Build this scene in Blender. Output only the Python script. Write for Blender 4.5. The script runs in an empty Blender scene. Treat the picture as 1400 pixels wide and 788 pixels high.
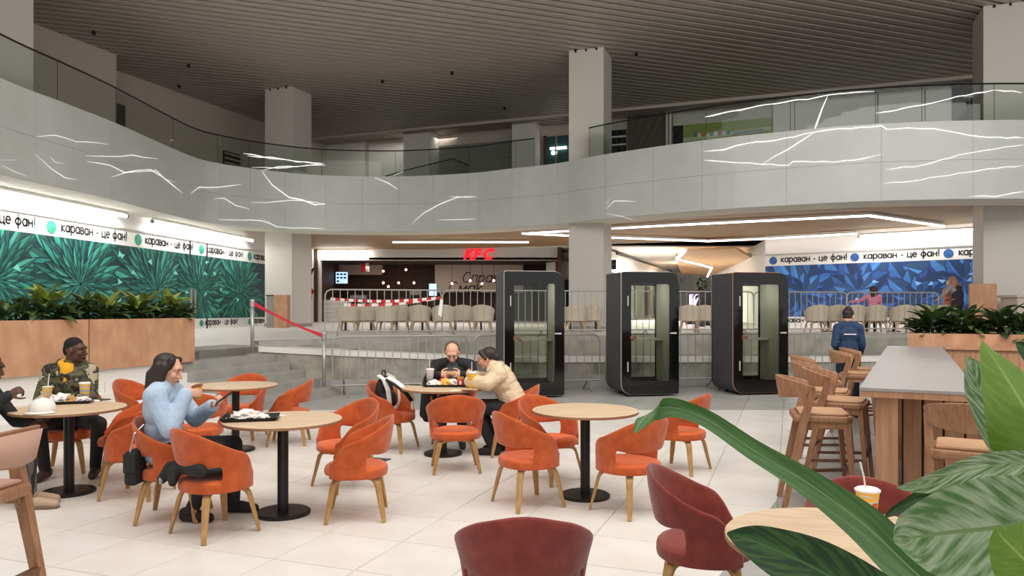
import bpy, bmesh, math, random
from mathutils import Vector, Matrix, Euler
random.seed(7)
C = bpy.context.scene
COL = C.collection
# ---------------------------------------------------------------- camera, world, lights, exposure
FPX, HOR, EYE = 1020.0, 423.0, 1.6
cam_d = bpy.data.cameras.new('camera'); cam = bpy.data.objects.new('camera', cam_d); COL.objects.link(cam)
cam.location = (0, 0, EYE); cam.rotation_euler = (math.pi/2, 0, 0)
cam_d.sensor_width = 36; cam_d.lens = FPX/1400*36; cam_d.shift_y = (HOR-394)/1400
cam_d.clip_start = .05; cam_d.clip_end = 300
C.camera = cam
C.view_settings.view_transform = 'Standard'; C.view_settings.look = 'None'; C.view_settings.gamma = 1
C.view_settings.use_curve_mapping = False
C.view_settings.exposure = 0.55
w = bpy.data.worlds.new('world'); C.world = w; w.use_nodes = True
w.node_tree.nodes['Background'].inputs[0].default_value = (1.0, .975, .94, 1)
w.node_tree.nodes['Background'].inputs[1].default_value = .62
def area(name, loc, sx, sy, power, rot=(0, 0, 0), color=(1, .965, .92)):
    l = bpy.data.lights.new(name, 'AREA'); l.shape = 'RECTANGLE'; l.size = sx; l.size_y = sy; l.energy = power; l.color = color
    o = bpy.data.objects.new(name, l); COL.objects.link(o); o.location = loc; o.rotation_euler = rot
    return o
# unseen overhead light of the hall, then an added fill
area('atrium_skylight', (4.5, 2, 9.9), 24, 20, 1480)
area('atrium_fill', (5, 3.5, 9.3), 28, 5, 1180, rot=(math.radians(62), 0, 0))   # added unseen area light, tilted to brighten the fascia and gallery walls
R20 = math.radians(20.4)
T = Vector((math.sin(R20), math.cos(R20), 0)); N = Vector((math.cos(R20), -math.sin(R20), 0))
UP = Vector((0, 0, 1))
def px(x, y, d): return Vector(((x-700)/FPX*d, d, EYE+(HOR-y)/FPX*d))
def gpx(x, y, h=0.0):
    d = (EYE-h)*FPX/(y-HOR); return Vector(((x-700)/FPX*d, d, h))
def zpx(x, y, z):
    d = (z-EYE)*FPX/(HOR-y); return Vector(((x-700)/FPX*d, d, z))
# ---------------------------------------------------------------- materials
def lin(c):
    return tuple(((v/255)/12.92 if v/255 <= .04045 else (((v/255)+.055)/1.055)**2.4) for v in c)
MATS = {}
def mat(name, c, rough=.6, metal=0, c2=None, scale=8, stretch=None, bump=0, emit=0, spec=.5, detail=4, contrast=(.35, .65), sheen=0, coat=0):
    m = bpy.data.materials.new(name); m.use_nodes = True; nt = m.node_tree; b = nt.nodes['Principled BSDF']
    c = lin(c); b.inputs['Base Color'].default_value = (*c, 1)
    b.inputs['Roughness'].default_value = rough; b.inputs['Metallic'].default_value = metal
    b.inputs['Specular IOR Level'].default_value = spec
    if sheen: b.inputs['Sheen Weight'].default_value = sheen
    if coat: b.inputs['Coat Weight'].default_value = coat
    if emit:
        b.inputs['Emission Color'].default_value = (*c, 1); b.inputs['Emission Strength'].default_value = emit
    if c2 or bump:
        tc = nt.nodes.new('ShaderNodeTexCoord'); mp = nt.nodes.new('ShaderNodeMapping'); nz = nt.nodes.new('ShaderNodeTexNoise')
        nt.links.new(tc.outputs['Object'], mp.inputs[0]); nt.links.new(mp.outputs[0], nz.inputs['Vector'])
        if stretch: mp.inputs['Scale'].default_value = stretch
        nz.inputs['Scale'].default_value = scale; nz.inputs['Detail'].default_value = detail
        if c2:
            r = nt.nodes.new('ShaderNodeValToRGB'); r.color_ramp.elements[0].position = contrast[0]; r.color_ramp.elements[1].position = contrast[1]
            r.color_ramp.elements[0].color = (*c, 1); r.color_ramp.elements[1].color = (*lin(c2), 1)
            nt.links.new(nz.outputs['Fac'], r.inputs[0]); nt.links.new(r.outputs[0], b.inputs['Base Color'])
        if bump:
            bp = nt.nodes.new('ShaderNodeBump'); bp.inputs['Strength'].default_value = bump; bp.inputs['Distance'].default_value = .02
            nt.links.new(nz.outputs['Fac'], bp.inputs['Height']); nt.links.new(bp.outputs[0], b.inputs['Normal'])
    MATS[name] = m; return m
def glass(name, tint, refl=.10):
    m = bpy.data.materials.new(name); m.use_nodes = True; nt = m.node_tree; nt.nodes.remove(nt.nodes['Principled BSDF'])
    o = nt.nodes['Material Output']; tr = nt.nodes.new('ShaderNodeBsdfTransparent'); gl = nt.nodes.new('ShaderNodeBsdfGlossy'); mx = nt.nodes.new('ShaderNodeMixShader')
    fr = nt.nodes.new('ShaderNodeFresnel'); fr.inputs[0].default_value = 1.45
    tr.inputs[0].default_value = (*tint, 1); gl.inputs['Roughness'].default_value = .02; gl.inputs[0].default_value = (.9, .95, .92, 1)
    nt.links.new(fr.outputs[0], mx.inputs[0]); nt.links.new(tr.outputs[0], mx.inputs[1]); nt.links.new(gl.outputs[0], mx.inputs[2]); nt.links.new(mx.outputs[0], o.inputs[0])
    MATS[name] = m; return m
def ramp_mat(name, stops, scale=6, rough=.8, stretch=None, interp='CONSTANT', detail=2, bump=0):
    m = mat(name, (120, 120, 120), rough, c2=(0, 0, 0), scale=scale, stretch=stretch, detail=detail, bump=bump)
    r = [n for n in m.node_tree.nodes if n.type == 'VALTORGB'][0].color_ramp; r.interpolation = interp
    while len(r.elements) < len(stops): r.elements.new(.5)
    for e, (p, c) in zip(r.elements, stops): e.position = p; e.color = (*lin(c), 1)
    return m
def attr_mat(name, rough=.6, emit=0):
    m = mat(name, (200, 200, 200), rough); nt = m.node_tree; a = nt.nodes.new('ShaderNodeAttribute'); a.attribute_name = 'Col'
    b = nt.nodes['Principled BSDF']; nt.links.new(a.outputs['Color'], b.inputs['Base Color'])
    return m
def leaf_mat(name, base, stripe, mid, sc=1.0, edge=(.46, .56), rough=.4):
    m = bpy.data.materials.new(name); m.use_nodes = True; nt = m.node_tree; b = nt.nodes['Principled BSDF']
    uv = nt.nodes.new('ShaderNodeUVMap'); sep = nt.nodes.new('ShaderNodeSeparateXYZ'); nt.links.new(uv.outputs[0], sep.inputs[0])
    def M(op, a, bb):
        n = nt.nodes.new('ShaderNodeMath'); n.operation = op
        for i, v in enumerate((a, bb)):
            if isinstance(v, (int, float)): n.inputs[i].default_value = v
            else: nt.links.new(v, n.inputs[i])
        return n.outputs[0]
    av = M('ABSOLUTE', M('SUBTRACT', sep.outputs[1], .5), 0)          # distance from the midrib
    dd = M('SUBTRACT', sep.outputs[0], M('MULTIPLY', av, .55))          # side veins run forward and out
    cb = nt.nodes.new('ShaderNodeCombineXYZ'); nt.links.new(M('MULTIPLY', dd, 22*sc), cb.inputs[0]); nt.links.new(M('MULTIPLY', sep.outputs[1], 3.0), cb.inputs[1])
    nz = nt.nodes.new('ShaderNodeTexNoise'); nz.inputs['Scale'].default_value = 1; nz.inputs['Detail'].default_value = 4; nt.links.new(cb.outputs[0], nz.inputs['Vector'])
    r = nt.nodes.new('ShaderNodeValToRGB'); r.color_ramp.elements[0].position = edge[0]; r.color_ramp.elements[1].position = edge[1]
    r.color_ramp.elements[0].color = (*lin(base), 1); r.color_ramp.elements[1].color = (*lin(stripe), 1); nt.links.new(nz.outputs['Fac'], r.inputs[0])
    mx = nt.nodes.new('ShaderNodeMixRGB'); mx.inputs[2].default_value = (*lin(mid), 1)
    f = M('LESS_THAN', av, .02); nt.links.new(f, mx.inputs[0]); nt.links.new(r.outputs[0], mx.inputs[1]); nt.links.new(mx.outputs[0], b.inputs['Base Color'])
    b.inputs['Roughness'].default_value = rough
    b.inputs['Transmission Weight'].default_value = 0
    MATS[name] = m; return m
mat('white_tile', (226, 222, 216), .32, c2=(218, 212, 204), scale=2.2, spec=.4)
mat('grey_tile', (168, 167, 163), .4, c2=(158, 157, 153), scale=3)
mat('grout', (176, 172, 166), .9)
mat('white_paint', (226, 222, 215), .75); mat('warm_paint', (196, 184, 172), .8); mat('bright_paint', (240, 238, 234), .7)
mat('fascia_stone', (196, 199, 196), .35, c2=(190, 193, 190), scale=1.2, spec=.5)
mat('vein_white', (252, 252, 250), .5, emit=.5)  # inlay white with a faint glow added to the material
mat('column_paint', (205, 201, 193), .7)
mat('slat_metal', (196, 186, 176), .5, metal=.1); mat('plenum', (60, 55, 51), .9)
mat('concrete', (164, 160, 149), .9, c2=(138, 134, 124), scale=2.4, bump=.5, detail=8); mat('rough_concrete', (164, 160, 147), .95, c2=(126, 122, 111), scale=3.4, bump=1.0, detail=10)
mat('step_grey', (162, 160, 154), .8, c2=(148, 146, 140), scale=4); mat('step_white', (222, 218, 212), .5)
mat('ply', (196, 150, 116), .55, c2=(178, 130, 98), scale=3.2, stretch=(2, 2, 1), detail=9)
mat('bar_wood', (184, 140, 106), .5, c2=(160, 114, 84), scale=4, stretch=(6, 6, .5), detail=6)
mat('stool_wood', (164, 120, 88), .5, c2=(138, 96, 68), scale=7, stretch=(5, 5, 1), detail=5)
mat('stool_dark', (112, 74, 52), .5, c2=(92, 58, 40), scale=7, stretch=(5, 5, 1))
mat('oak_leg', (182, 142, 88), .5, c2=(160, 120, 70), scale=8, stretch=(6, 6, .8))
mat('table_oak', (212, 188, 158), .45, c2=(195, 167, 135), scale=3.5, stretch=(1, 7, 1), detail=6); mat('table_edge', (150, 108, 78), .6)
mat('wood_ceiling', (158, 130, 94), .65, c2=(142, 114, 80), scale=2, stretch=(.5, 4, 1)); mat('raft_wood', (212, 176, 134), .6, c2=(200, 162, 120), scale=2)
mat('dark_wood', (74, 50, 38), .6)
mat('black_metal', (20, 19, 20), .4, spec=.4); mat('black_gloss', (12, 12, 13), .08, spec=.5); mat('pod_side', (66, 66, 70), .55); mat('pod_inside', (158, 156, 142), .9)
mat('steel', (176, 174, 170), .35, metal=.6); mat('galv', (168, 165, 160), .45, metal=.5); mat('alu', (205, 203, 200), .35, metal=.4); mat('copper', (196, 132, 92), .4, metal=.3)
mat('felt_orange', (190, 90, 46), .95, c2=(172, 77, 37), scale=14, sheen=.25, bump=.1, spec=.15); mat('felt_seat', (212, 102, 50), .95, c2=(202, 92, 44), scale=20, sheen=.25, spec=.15)
mat('felt_red', (132, 62, 54), .95, c2=(118, 52, 46), scale=14, sheen=.25, bump=.1, spec=.15); mat('felt_red_seat', (140, 66, 57), .95, sheen=.2, spec=.15)
mat('beige_shell', (196, 184, 164), .8); mat('beige_leg', (178, 156, 124), .6)
mat('bar_top', (158, 154, 152), .35, c2=(148, 144, 143), scale=3, stretch=(.6, 5, 1))
mat('pad_tan', (190, 150, 116), .7, c2=(180, 140, 106), scale=9); mat('pad_pink', (188, 150, 132), .85)
mat('black', (16, 16, 18), .75, c2=(24, 24, 27), scale=12, bump=.6); mat('near_black', (30, 29, 31), .8, c2=(22, 22, 24), scale=10); mat('charcoal', (70, 70, 74), .85)
mat('white_plastic', (238, 236, 232), .4); mat('paper', (236, 230, 224), .8, c2=(222, 212, 204), scale=14)
mat('red_ribbon', (206, 34, 52), .6); mat('red', (196, 30, 34), .5); mat('cup_yellow', (240, 186, 70), .5); mat('kraft', (196, 150, 96), .7); mat('fries', (236, 184, 84), .7)
mat('lamp_white', (255, 250, 244), .5, emit=5); mat('led_line', (255, 244, 240), .5, emit=3.5); mat('logo_red', (236, 14, 34), .5, emit=.9); mat('bulb', (255, 150, 130), .5, emit=6)
mat('screen_blue', (140, 176, 214), .4, c2=(40, 60, 90), scale=9, emit=0, contrast=(.45, .55)); mat('screen_glow', (168, 196, 226), .4, emit=1.0); mat('screen_violet', (206, 180, 226), .4, emit=1.2)
mat('print_white', (236, 234, 230), .6); mat('text_black', (34, 34, 38), .7); mat('dot_green', (58, 172, 142), .6, c2=(44, 132, 116), scale=9); mat('dot_blue', (54, 110, 180), .6, c2=(40, 76, 140), scale=9)
attr_mat('print_ink')
mat('skin_light', (220, 168, 144), .55, spec=.3); mat('skin_pale', (226, 176, 152), .55, spec=.3); mat('skin_dark', (84, 55, 43), .5, spec=.4)
mat('hair_dark', (44, 30, 25), .55, c2=(30, 20, 17), scale=30, stretch=(1, 1, .15)); mat('hair_black', (16, 14, 14), .9); mat('hair_brown', (70, 42, 32), .6, c2=(52, 30, 22), scale=30); mat('hair_short', (92, 70, 58), .8); mat('hair_blond', (176, 132, 98), .6, c2=(140, 98, 70), scale=30)
mat('lip', (158, 88, 80), .5); mat('lip_dark', (60, 34, 30), .5); mat('eye_white', (230, 226, 222), .3); mat('eye_iris', (26, 20, 18), .2)
ramp_mat('camo', [(0, (30, 28, 22)), (.40, (92, 82, 56)), (.48, (60, 66, 42)), (.54, (30, 30, 24)), (.585, (164, 154, 126))], scale=9, rough=.7, detail=3, bump=.8)
mat('hoodie_yellow', (226, 166, 34), .85); mat('sweat_blue', (170, 188, 208), .95, c2=(158, 178, 200), scale=9, bump=1.0); mat('puffer_cream', (222, 202, 168), .55, c2=(208, 186, 152), scale=7, bump=1.0, stretch=(1, 1, 2.2))
mat('denim', (38, 62, 96), .9, c2=(30, 50, 80), scale=14); mat('navy', (26, 32, 48), .9); mat('pink', (222, 132, 164), .9); mat('peach', (222, 150, 124), .9); mat('grey_knit', (150, 148, 146), .9); mat('dark_vest', (52, 46, 56), .9)
ramp_mat('plaid', [(0, (60, 60, 62)), (.42, (104, 100, 96)), (.5, (44, 46, 50)), (.58, (130, 120, 104))], scale=7, rough=.9, stretch=(1, 1, .2))
mat('sneaker', (176, 150, 124), .7); mat('sole', (112, 88, 70), .8); mat('boot_brown', (62, 48, 42), .6); mat('bag_white', (226, 222, 214), .7)
leaf_mat('leaf_striped', (84, 128, 60), (188, 204, 172), (136, 170, 100), sc=1.3, edge=(.42, .60)); leaf_mat('leaf_pale', (88, 128, 70), (172, 192, 158), (126, 152, 96), sc=1.0, edge=(.38, .62)); leaf_mat('leaf_fresh', (92, 128, 34), (104, 138, 44), (136, 162, 80), rough=.6); leaf_mat('leaf_dark', (26, 60, 26), (54, 92, 40), (70, 110, 60), sc=.8); leaf_mat('leaf_blade', (60, 102, 44), (78, 120, 58), (116, 148, 96), sc=.4)
leaf_mat('plant_leaf', (58, 80, 40), (86, 106, 58), (116, 132, 82)); leaf_mat('plant_light', (122, 140, 52), (146, 158, 70), (158, 166, 90)); leaf_mat('plant_deep', (36, 56, 32), (56, 76, 44), (84, 104, 68))
mat('soil', (50, 38, 30), .95); mat('green_stem', (76, 104, 46), .6); mat('box_grey', (140, 140, 136), .6); mat('shutter', (140, 140, 132), .6); mat('shutter_dark', (84, 76, 68), .6); mat('teal_shop', (34, 78, 82), .4); mat('dark_glass', (26, 28, 32), .15)
glass('rail_glass', (.80, .87, .83)); glass('pod_glass', (.86, .90, .84)); 
# ---------------------------------------------------------------- mesh helpers
class MB:
    def __init__(s): s.v = []; s.f = []; s.m = []; s.uv = {}; s.col = {}
    def face(s, pts, m=0, col=None):
        i = len(s.v); s.v += [tuple(p) for p in pts]; s.f.append(tuple(range(i, i+len(pts)))); s.m.append(m)
        if col is not None: s.col[len(s.f)-1] = col
    def box(s, c, h, m=0, X=None, Y=None, Z=None):
        X = X or Vector((1, 0, 0)); Y = Y or Vector((0, 1, 0)); Z = Z or Vector((0, 0, 1)); c = Vector(c); i = len(s.v)
        for dx, dy, dz in ((-1,-1,-1),(1,-1,-1),(1,1,-1),(-1,1,-1),(-1,-1,1),(1,-1,1),(1,1,1),(-1,1,1)):
            s.v.append(tuple(c+X*(dx*h[0])+Y*(dy*h[1])+Z*(dz*h[2])))
        for q in ((3,2,1,0),(4,5,6,7),(0,1,5,4),(1,2,6,5),(2,3,7,6),(3,0,4,7)): s.f.append(tuple(i+k for k in q)); s.m.append(m)
    def prism(s, poly, z0, z1, m=0):
        n = len(poly); i = len(s.v)
        a = sum(poly[k][0]*poly[(k+1) % n][1]-poly[(k+1) % n][0]*poly[k][1] for k in range(n))
        if a < 0: poly = poly[::-1]
        s.v += [(p[0], p[1], z0) for p in poly]+[(p[0], p[1], z1) for p in poly]
        s.f.append(tuple(range(i+n-1, i-1, -1))); s.m.append(m); s.f.append(tuple(range(i+n, i+2*n))); s.m.append(m)
        for k in range(n):
            s.f.append((i+k, i+(k+1) % n, i+n+(k+1) % n, i+n+k)); s.m.append(m)
    def sweep(s, pts, r, n=8, m=0, closed=False, flat=None, cap=True):
        """tube along pts; r a number or a list; flat=(a,b,updir): rectangular section"""
        pts = [Vector(p) for p in pts]; k = len(pts); rr = r if isinstance(r, (list, tuple)) else [r]*k
        rings = []; ref = None
        for j in range(k):
            if closed: t = (pts[(j+1) % k]-pts[j-1])
            else: t = pts[min(j+1, k-1)]-pts[max(j-1, 0)]
            t = t.normalized() if t.length > 1e-9 else Vector((0, 0, 1))
            if flat: ref = Vector(flat[2])
            elif ref is None: ref = Vector((0, 0, 1)) if abs(t.z) < .9 else Vector((1, 0, 0))
            b = t.cross(ref)
            if b.length < 1e-6: b = t.orthogonal()
            b.normalize(); u = b.cross(t).normalized(); ref = u if not flat else ref
            base = len(s.v)
            if flat:
                a, bb = flat[0]*rr[j], flat[1]*rr[j]
                for sx, sy in ((-1, -1), (1, -1), (1, 1), (-1, 1)): s.v.append(tuple(pts[j]+b*(sx*a)+u*(sy*bb)))
                nn = 4
            else:
                for q in range(n):
                    an = 2*math.pi*q/n; s.v.append(tuple(pts[j]+b*(math.cos(an)*rr[j])+u*(math.sin(an)*rr[j])))
                nn = n
            rings.append(base)
        for j in range(k if closed else k-1):
            A, B = rings[j], rings[(j+1) % k]
            for q in range(nn): s.f.append((A+q, A+(q+1) % nn, B+(q+1) % nn, B+q)); s.m.append(m)
        if cap and not closed:
            s.f.append(tuple(rings[0]+q for q in range(nn-1, -1, -1))); s.m.append(m); s.f.append(tuple(rings[-1]+q for q in range(nn))); s.m.append(m)
    def lathe(s, prof, n=24, c=(0, 0, 0), m=0, cap=True):
        base = len(s.v)
        for r, z in prof:
            for q in range(n):
                a = 2*math.pi*q/n; s.v.append((c[0]+r*math.cos(a), c[1]+r*math.sin(a), c[2]+z))
        for j in range(len(prof)-1):
            for q in range(n): s.f.append((base+j*n+q, base+j*n+(q+1) % n, base+(j+1)*n+(q+1) % n, base+(j+1)*n+q)); s.m.append(m)
        if cap:
            s.f.append(tuple(base+q for q in range(n-1, -1, -1))); s.m.append(m); e = base+(len(prof)-1)*n
            s.f.append(tuple(e+q for q in range(n))); s.m.append(m)
    def mesh(s, name, mats, smooth=False):
        me = bpy.data.meshes.new(name); me.from_pydata(s.v, [], s.f)
        for m in (mats if isinstance(mats, (list, tuple)) else [mats]): me.materials.append(MATS[m])
        me.polygons.foreach_set('material_index', s.m)
        if smooth: me.polygons.foreach_set('use_smooth', [True]*len(s.f))
        if s.col:
            ca = me.color_attributes.new('Col', 'FLOAT_COLOR', 'CORNER')
            for p in me.polygons:
                c = s.col.get(p.index, (1, 1, 1))
                for li in p.loop_indices: ca.data[li].color = (*c, 1)
        me.update(); return me
    def build(s, name, mats, parent=None, smooth=False, bevel=0, loc=None):
        o = link(name, s.mesh(name, mats, smooth), parent)
        if bevel:
            b = o.modifiers.new('bevel', 'BEVEL'); b.width = bevel; b.segments = 2; b.limit_method = 'ANGLE'
        if loc: o.location = loc
        return o
KIDS = {}
def link(name, data, parent=None, loc=None):
    o = bpy.data.objects.new(name, data); COL.objects.link(o)
    if parent is not None: o.parent = parent; KIDS.setdefault(parent.name, []).append(o)
    if loc is not None: o.location = loc
    return o
def tag(o, label=None, cat=None, group=None, kind=None):
    if label: o['label'] = label
    if cat: o['category'] = cat
    if group: o['group'] = group
    if kind: o['kind'] = kind
    return o
def thing(name, label, cat, loc=(0, 0, 0), rz=0, group=None):
    o = link(name, None); o.location = loc; o.rotation_euler = (0, 0, rz); o.empty_display_size = .1
    return tag(o, label, cat, group)
def struct(name, label=None):
    o = link(name, None); o['kind'] = 'structure'
    if label: o['label'] = label
    return o
def copy_tree(o, parent=None):
    c = o.copy(); COL.objects.link(c)
    if parent is not None: c.parent = parent; KIDS.setdefault(parent.name, []).append(c)
    for ch in list(KIDS.get(o.name, ())): copy_tree(ch, c)
    return c
def again(proto, loc, rz, label, group=None):
    c = copy_tree(proto); c.location = loc; c.rotation_euler = (0, 0, rz); c['label'] = label
    if group: c['group'] = group
    return c
def bake(o):
    dg = bpy.context.evaluated_depsgraph_get(); me = bpy.data.meshes.new_from_object(o.evaluated_get(dg)); o.modifiers.clear(); o.data = me; return o
def frame(origin, xdir, nrm):
    """matrix: local x along xdir, y up, z out of the wall"""
    x = Vector(xdir).normalized(); z = Vector(nrm).normalized(); y = UP
    m = Matrix((x, y, z)).transposed().to_4x4(); m.translation = Vector(origin); return m
TXT = {}
def clip(poly, a, b, c):
    """keep the part of a 2D polygon with a*x+b*y+c >= 0"""
    out = []
    for i in range(len(poly)):
        p, q = poly[i], poly[(i+1) % len(poly)]; dp, dq = a*p[0]+b*p[1]+c, a*q[0]+b*q[1]+c
        if dp >= 0: out.append(p)
        if (dp > 0 and dq < 0) or (dp < 0 and dq > 0):
            t = dp/(dp-dq); out.append((p[0]+(q[0]-p[0])*t, p[1]+(q[1]-p[1])*t))
    return out

def arcpts(cx, cy, rx, ry, a0, a1, n=10): return [(cx+rx*math.cos(math.radians(a0+(a1-a0)*i/n)), cy+ry*math.sin(math.radians(a0+(a1-a0)*i/n))) for i in range(n+1)]
O_ = arcpts(.45, .5, .40, .5, 0, 360, 18)
GLYPH = {'к': (.82, [[(.08, 0), (.08, 1)], [(.75, 1), (.10, .48), (.78, 0)]]), 'а': (.98, [O_, [(.85, 1), (.85, 0)]]), 'р': (.98, [[(.08, 1), (.08, -.5)], arcpts(.47, .5, .40, .5, 0, 360, 18)]), 'в': (.82, [[(.08, 0), (.08, 1), (.45, 1)]+arcpts(.45, .77, .24, .23, 90, -90, 6)+[(.08, .54)], [(.45, .54)]+arcpts(.45, .27, .29, .27, 90, -90, 6)+[(.08, 0)]]),
 'н': (.92, [[(.08, 0), (.08, 1)], [(.80, 0), (.80, 1)], [(.08, .52), (.80, .52)]]), 'ц': (.98, [[(.08, 1), (.08, 0), (.92, 0), (.92, -.25)], [(.80, 1), (.80, 0)]]), 'е': (.95, [[(.06, .52), (.85, .52)]+arcpts(.45, .5, .40, .5, 5, 315, 14)]), 'ф': (1.2, [arcpts(.55, .5, .48, .46, 0, 360, 18), [(.55, 1.5), (.55, -.5)]]), '!': (.4, [[(.16, 1.45), (.16, .35)], [(.16, .06), (.16, 0)]]), '-': (.6, [[(.08, .5), (.48, .5)]]), ' ': (.5, []),
 'С': (1.2, [arcpts(.6, .72, .52, .74, 50, 310, 14)]), 'п': (.9, [[(.08, 0), (.08, 1), (.78, 1), (.78, 0)]]), 'ж': (1.1, [[(.52, 0), (.52, 1)], [(.04, 1), (.50, .5), (.02, 0)], [(1.0, 1), (.54, .5), (1.02, 0)]]), 'і': (.35, [[(.12, 0), (.12, 1)], [(.12, 1.3), (.12, 1.36)]]), 'й': (.92, [[(.08, 1), (.08, 0), (.80, 1), (.80, 0)], [(.28, 1.3), (.45, 1.2), (.62, 1.3)]]), 'м': (1.1, [[(.06, 0), (.10, 1), (.52, .25), (.94, 1), (.98, 0)]])}
def text(name, body, size, mtx, m, parent=None, extrude=.004, shear=0, wt=.27):
    """stroke lettering, x-height = size*.55, drawn as thin raised bars"""
    key = (body, size, m, shear, wt)
    if key not in TXT:
        q = MB(); x0 = 0; k = size*.55; h = wt*k/2
        for ch in body:
            adv, strokes = GLYPH[ch]
            for st_ in strokes:
                P2 = [((x0+x+shear*y)*k, y*k) for x, y in st_]
                for (ax, ay), (bx_, by) in zip(P2[:-1], P2[1:]):
                    L_ = math.hypot(bx_-ax, by-ay)
                    if L_ < 1e-6: continue
                    dx, dy = (bx_-ax)/L_*h, (by-ay)/L_*h; ax2, ay2, bx2_, by2 = ax-dx*.6, ay-dy*.6, bx_+dx*.6, by+dy*.6
                    c4 = [(ax2+dy, ay2-dx), (bx2_+dy, by2-dx), (bx2_-dy, by2+dx), (ax2-dy, ay2+dx)]; q.face([(x, y, extrude) for x, y in c4])
            x0 += adv+.14
        TXT[key] = q.mesh(name, m)
    o = link(name, TXT[key], parent); o.matrix_world = mtx; return o
def font_text(name, body, size, m, extrude, shear):
    cu = bpy.data.curves.new(name, 'FONT'); cu.body = body; cu.size = size; cu.extrude = extrude; cu.shear = shear; cu.offset = .02; cu.align_x = 'LEFT'; cu.resolution_u = 3
    t = bpy.data.objects.new(name, cu); COL.objects.link(t); dg = bpy.context.evaluated_depsgraph_get()
    me = bpy.data.meshes.new_from_object(t.evaluated_get(dg)); bpy.data.objects.remove(t); me.materials.clear(); me.materials.append(MATS[m]); return me
# ================================================================ SETTING
P = .92                      # podium level
Z1, Z2, ZC, ZW = 4.4, 6.4, 10.1, 4.75   # balcony underside, balcony floor edge, high ceiling, wooden lower ceiling
# ---- floor: 60 cm tiles, white in the seating area, grey border towards the booths and the bar
floor = struct('floor')
b = MB(); b.prism([(-30, -6), (30, -6), (30, 20), (-30, 20)], -.2, -.012); b.build('screed', 'grout', floor)
O0 = Vector((-.544, 5.69, 0)); S = .6; G = .0025
tmesh = {}
def tile_mesh(m):
    if m not in tmesh:
        q = MB(); h = S/2-G; e = h-.004
        q.v = [(-h,-h,-.012),(h,-h,-.012),(h,h,-.012),(-h,h,-.012),(-e,-e,0),(e,-e,0),(e,e,0),(-e,e,0)]
        q.f = [(4,5,6,7),(0,1,5,4),(1,2,6,5),(2,3,7,6),(3,0,4,7)]; q.m = [0]*5; tmesh[m] = q.mesh('tile', m)
    return tmesh[m]
rest = {'white_tile': MB(), 'grey_tile': MB()}; cand = []
for i in range(-45, 46):
    for j in range(-22, 30):
        c = O0+N*((i+.5)*S)+T*((j+.5)*S)
        if c.y < -3 or c.y > 16.2 or abs(c.x) > 17: continue
        h = S/2-G
        poly = [tuple((c+N*(a*h)+T*(bb*h)).xy) for a, bb in ((-1,-1),(1,-1),(1,1),(-1,1))]
        la = (0, -1, 11.83); lb = (-1, .548, 1.295-.548*4.57)     # white side is >= 0 for both
        wp = clip(clip(poly, *la), *lb)
        full = len(wp) >= 4 and all(la[0]*p[0]+la[1]*p[1]+la[2] >= -1e-6 and lb[0]*p[0]+lb[1]*p[1]+lb[2] >= -1e-6 for p in poly)
        g1 = clip(poly, -la[0], -la[1], -la[2]); g2 = clip(clip(poly, *la), -lb[0], -lb[1], -lb[2])
        vis = c.y > 4.1 and abs(c.x) < .70*c.y+.3
        cand.append((c, poly, wp, full, g1, g2, vis))
vis = sorted([t for t in cand if t[6]], key=lambda t: t[0].length)
near = set(id(t) for t in vis[:285])
for t in cand:
    c, poly, wp, full, g1, g2, v = t
    pieces = [('white_tile', wp), ('grey_tile', g1), ('grey_tile', g2)]
    pieces = [(m, p) for m, p in pieces if len(p) > 2]
    if id(t) in near:
        if len(pieces) == 1:
            o = link('tile', tile_mesh(pieces[0][0]), floor); o.location = c; o.rotation_euler = (0, 0, -R20)
        else:
            for m, p in pieces:
                q = MB(); q.prism(p, -.012, 0); q.build('tile', m, floor)
    else:
        for m, p in pieces: rest[m].prism(p, -.012, 0)
for m in rest: tag(rest[m].build('far_tiles', m, floor), kind='stuff')
# ---- raised terrace behind: edge polyline, retaining walls, ramp
EDGE = [(-4.75, 14.0), (-3.6, 15.0), (-1.55, 16.1), (2.5, 16.9), (8.8, 18.1), (20, 19.6)]
LOW = [(-4.75, 14.0), (-3.15, 14.0), (0, 14.9), (6.4, 15.9), (20, 17.4)]
LOWZ = [.90, .82, .64, .57, .57]
pod = struct('floor_terrace')
b = MB()
b.prism(EDGE+[(30, 20), (30, 70), (-30, 70), (-30, 2), (-9.16, 2), ((-4.75-12*.372), 2.0)], 0, P-.02)
b.build('terrace_slab', 'concrete', pod)
b = MB(); b.prism([(p[0], p[1]+.02) for p in EDGE]+[(30, 20), (30, 70), (-30, 70), (-30, 2), (-9.25, 2)], P-.02, P); b.build('terrace_paving', 'step_white', pod)
b = MB()
for (p, q) in zip(EDGE[:-1], EDGE[1:]):
    a = Vector((*p, P+.03)); c = Vector((*q, P+.03)); d = (c-a).normalized(); n = Vector((-d.y, d.x, 0)); b.box((a+c)/2+n*.12, ((c-a).length/2, .12, .05), 0, d, n)
b.build('terrace_curb', 'step_grey', pod)
rw = struct('wall_ramp')
b = MB(); s2 = MB(); r2 = MB()
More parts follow.
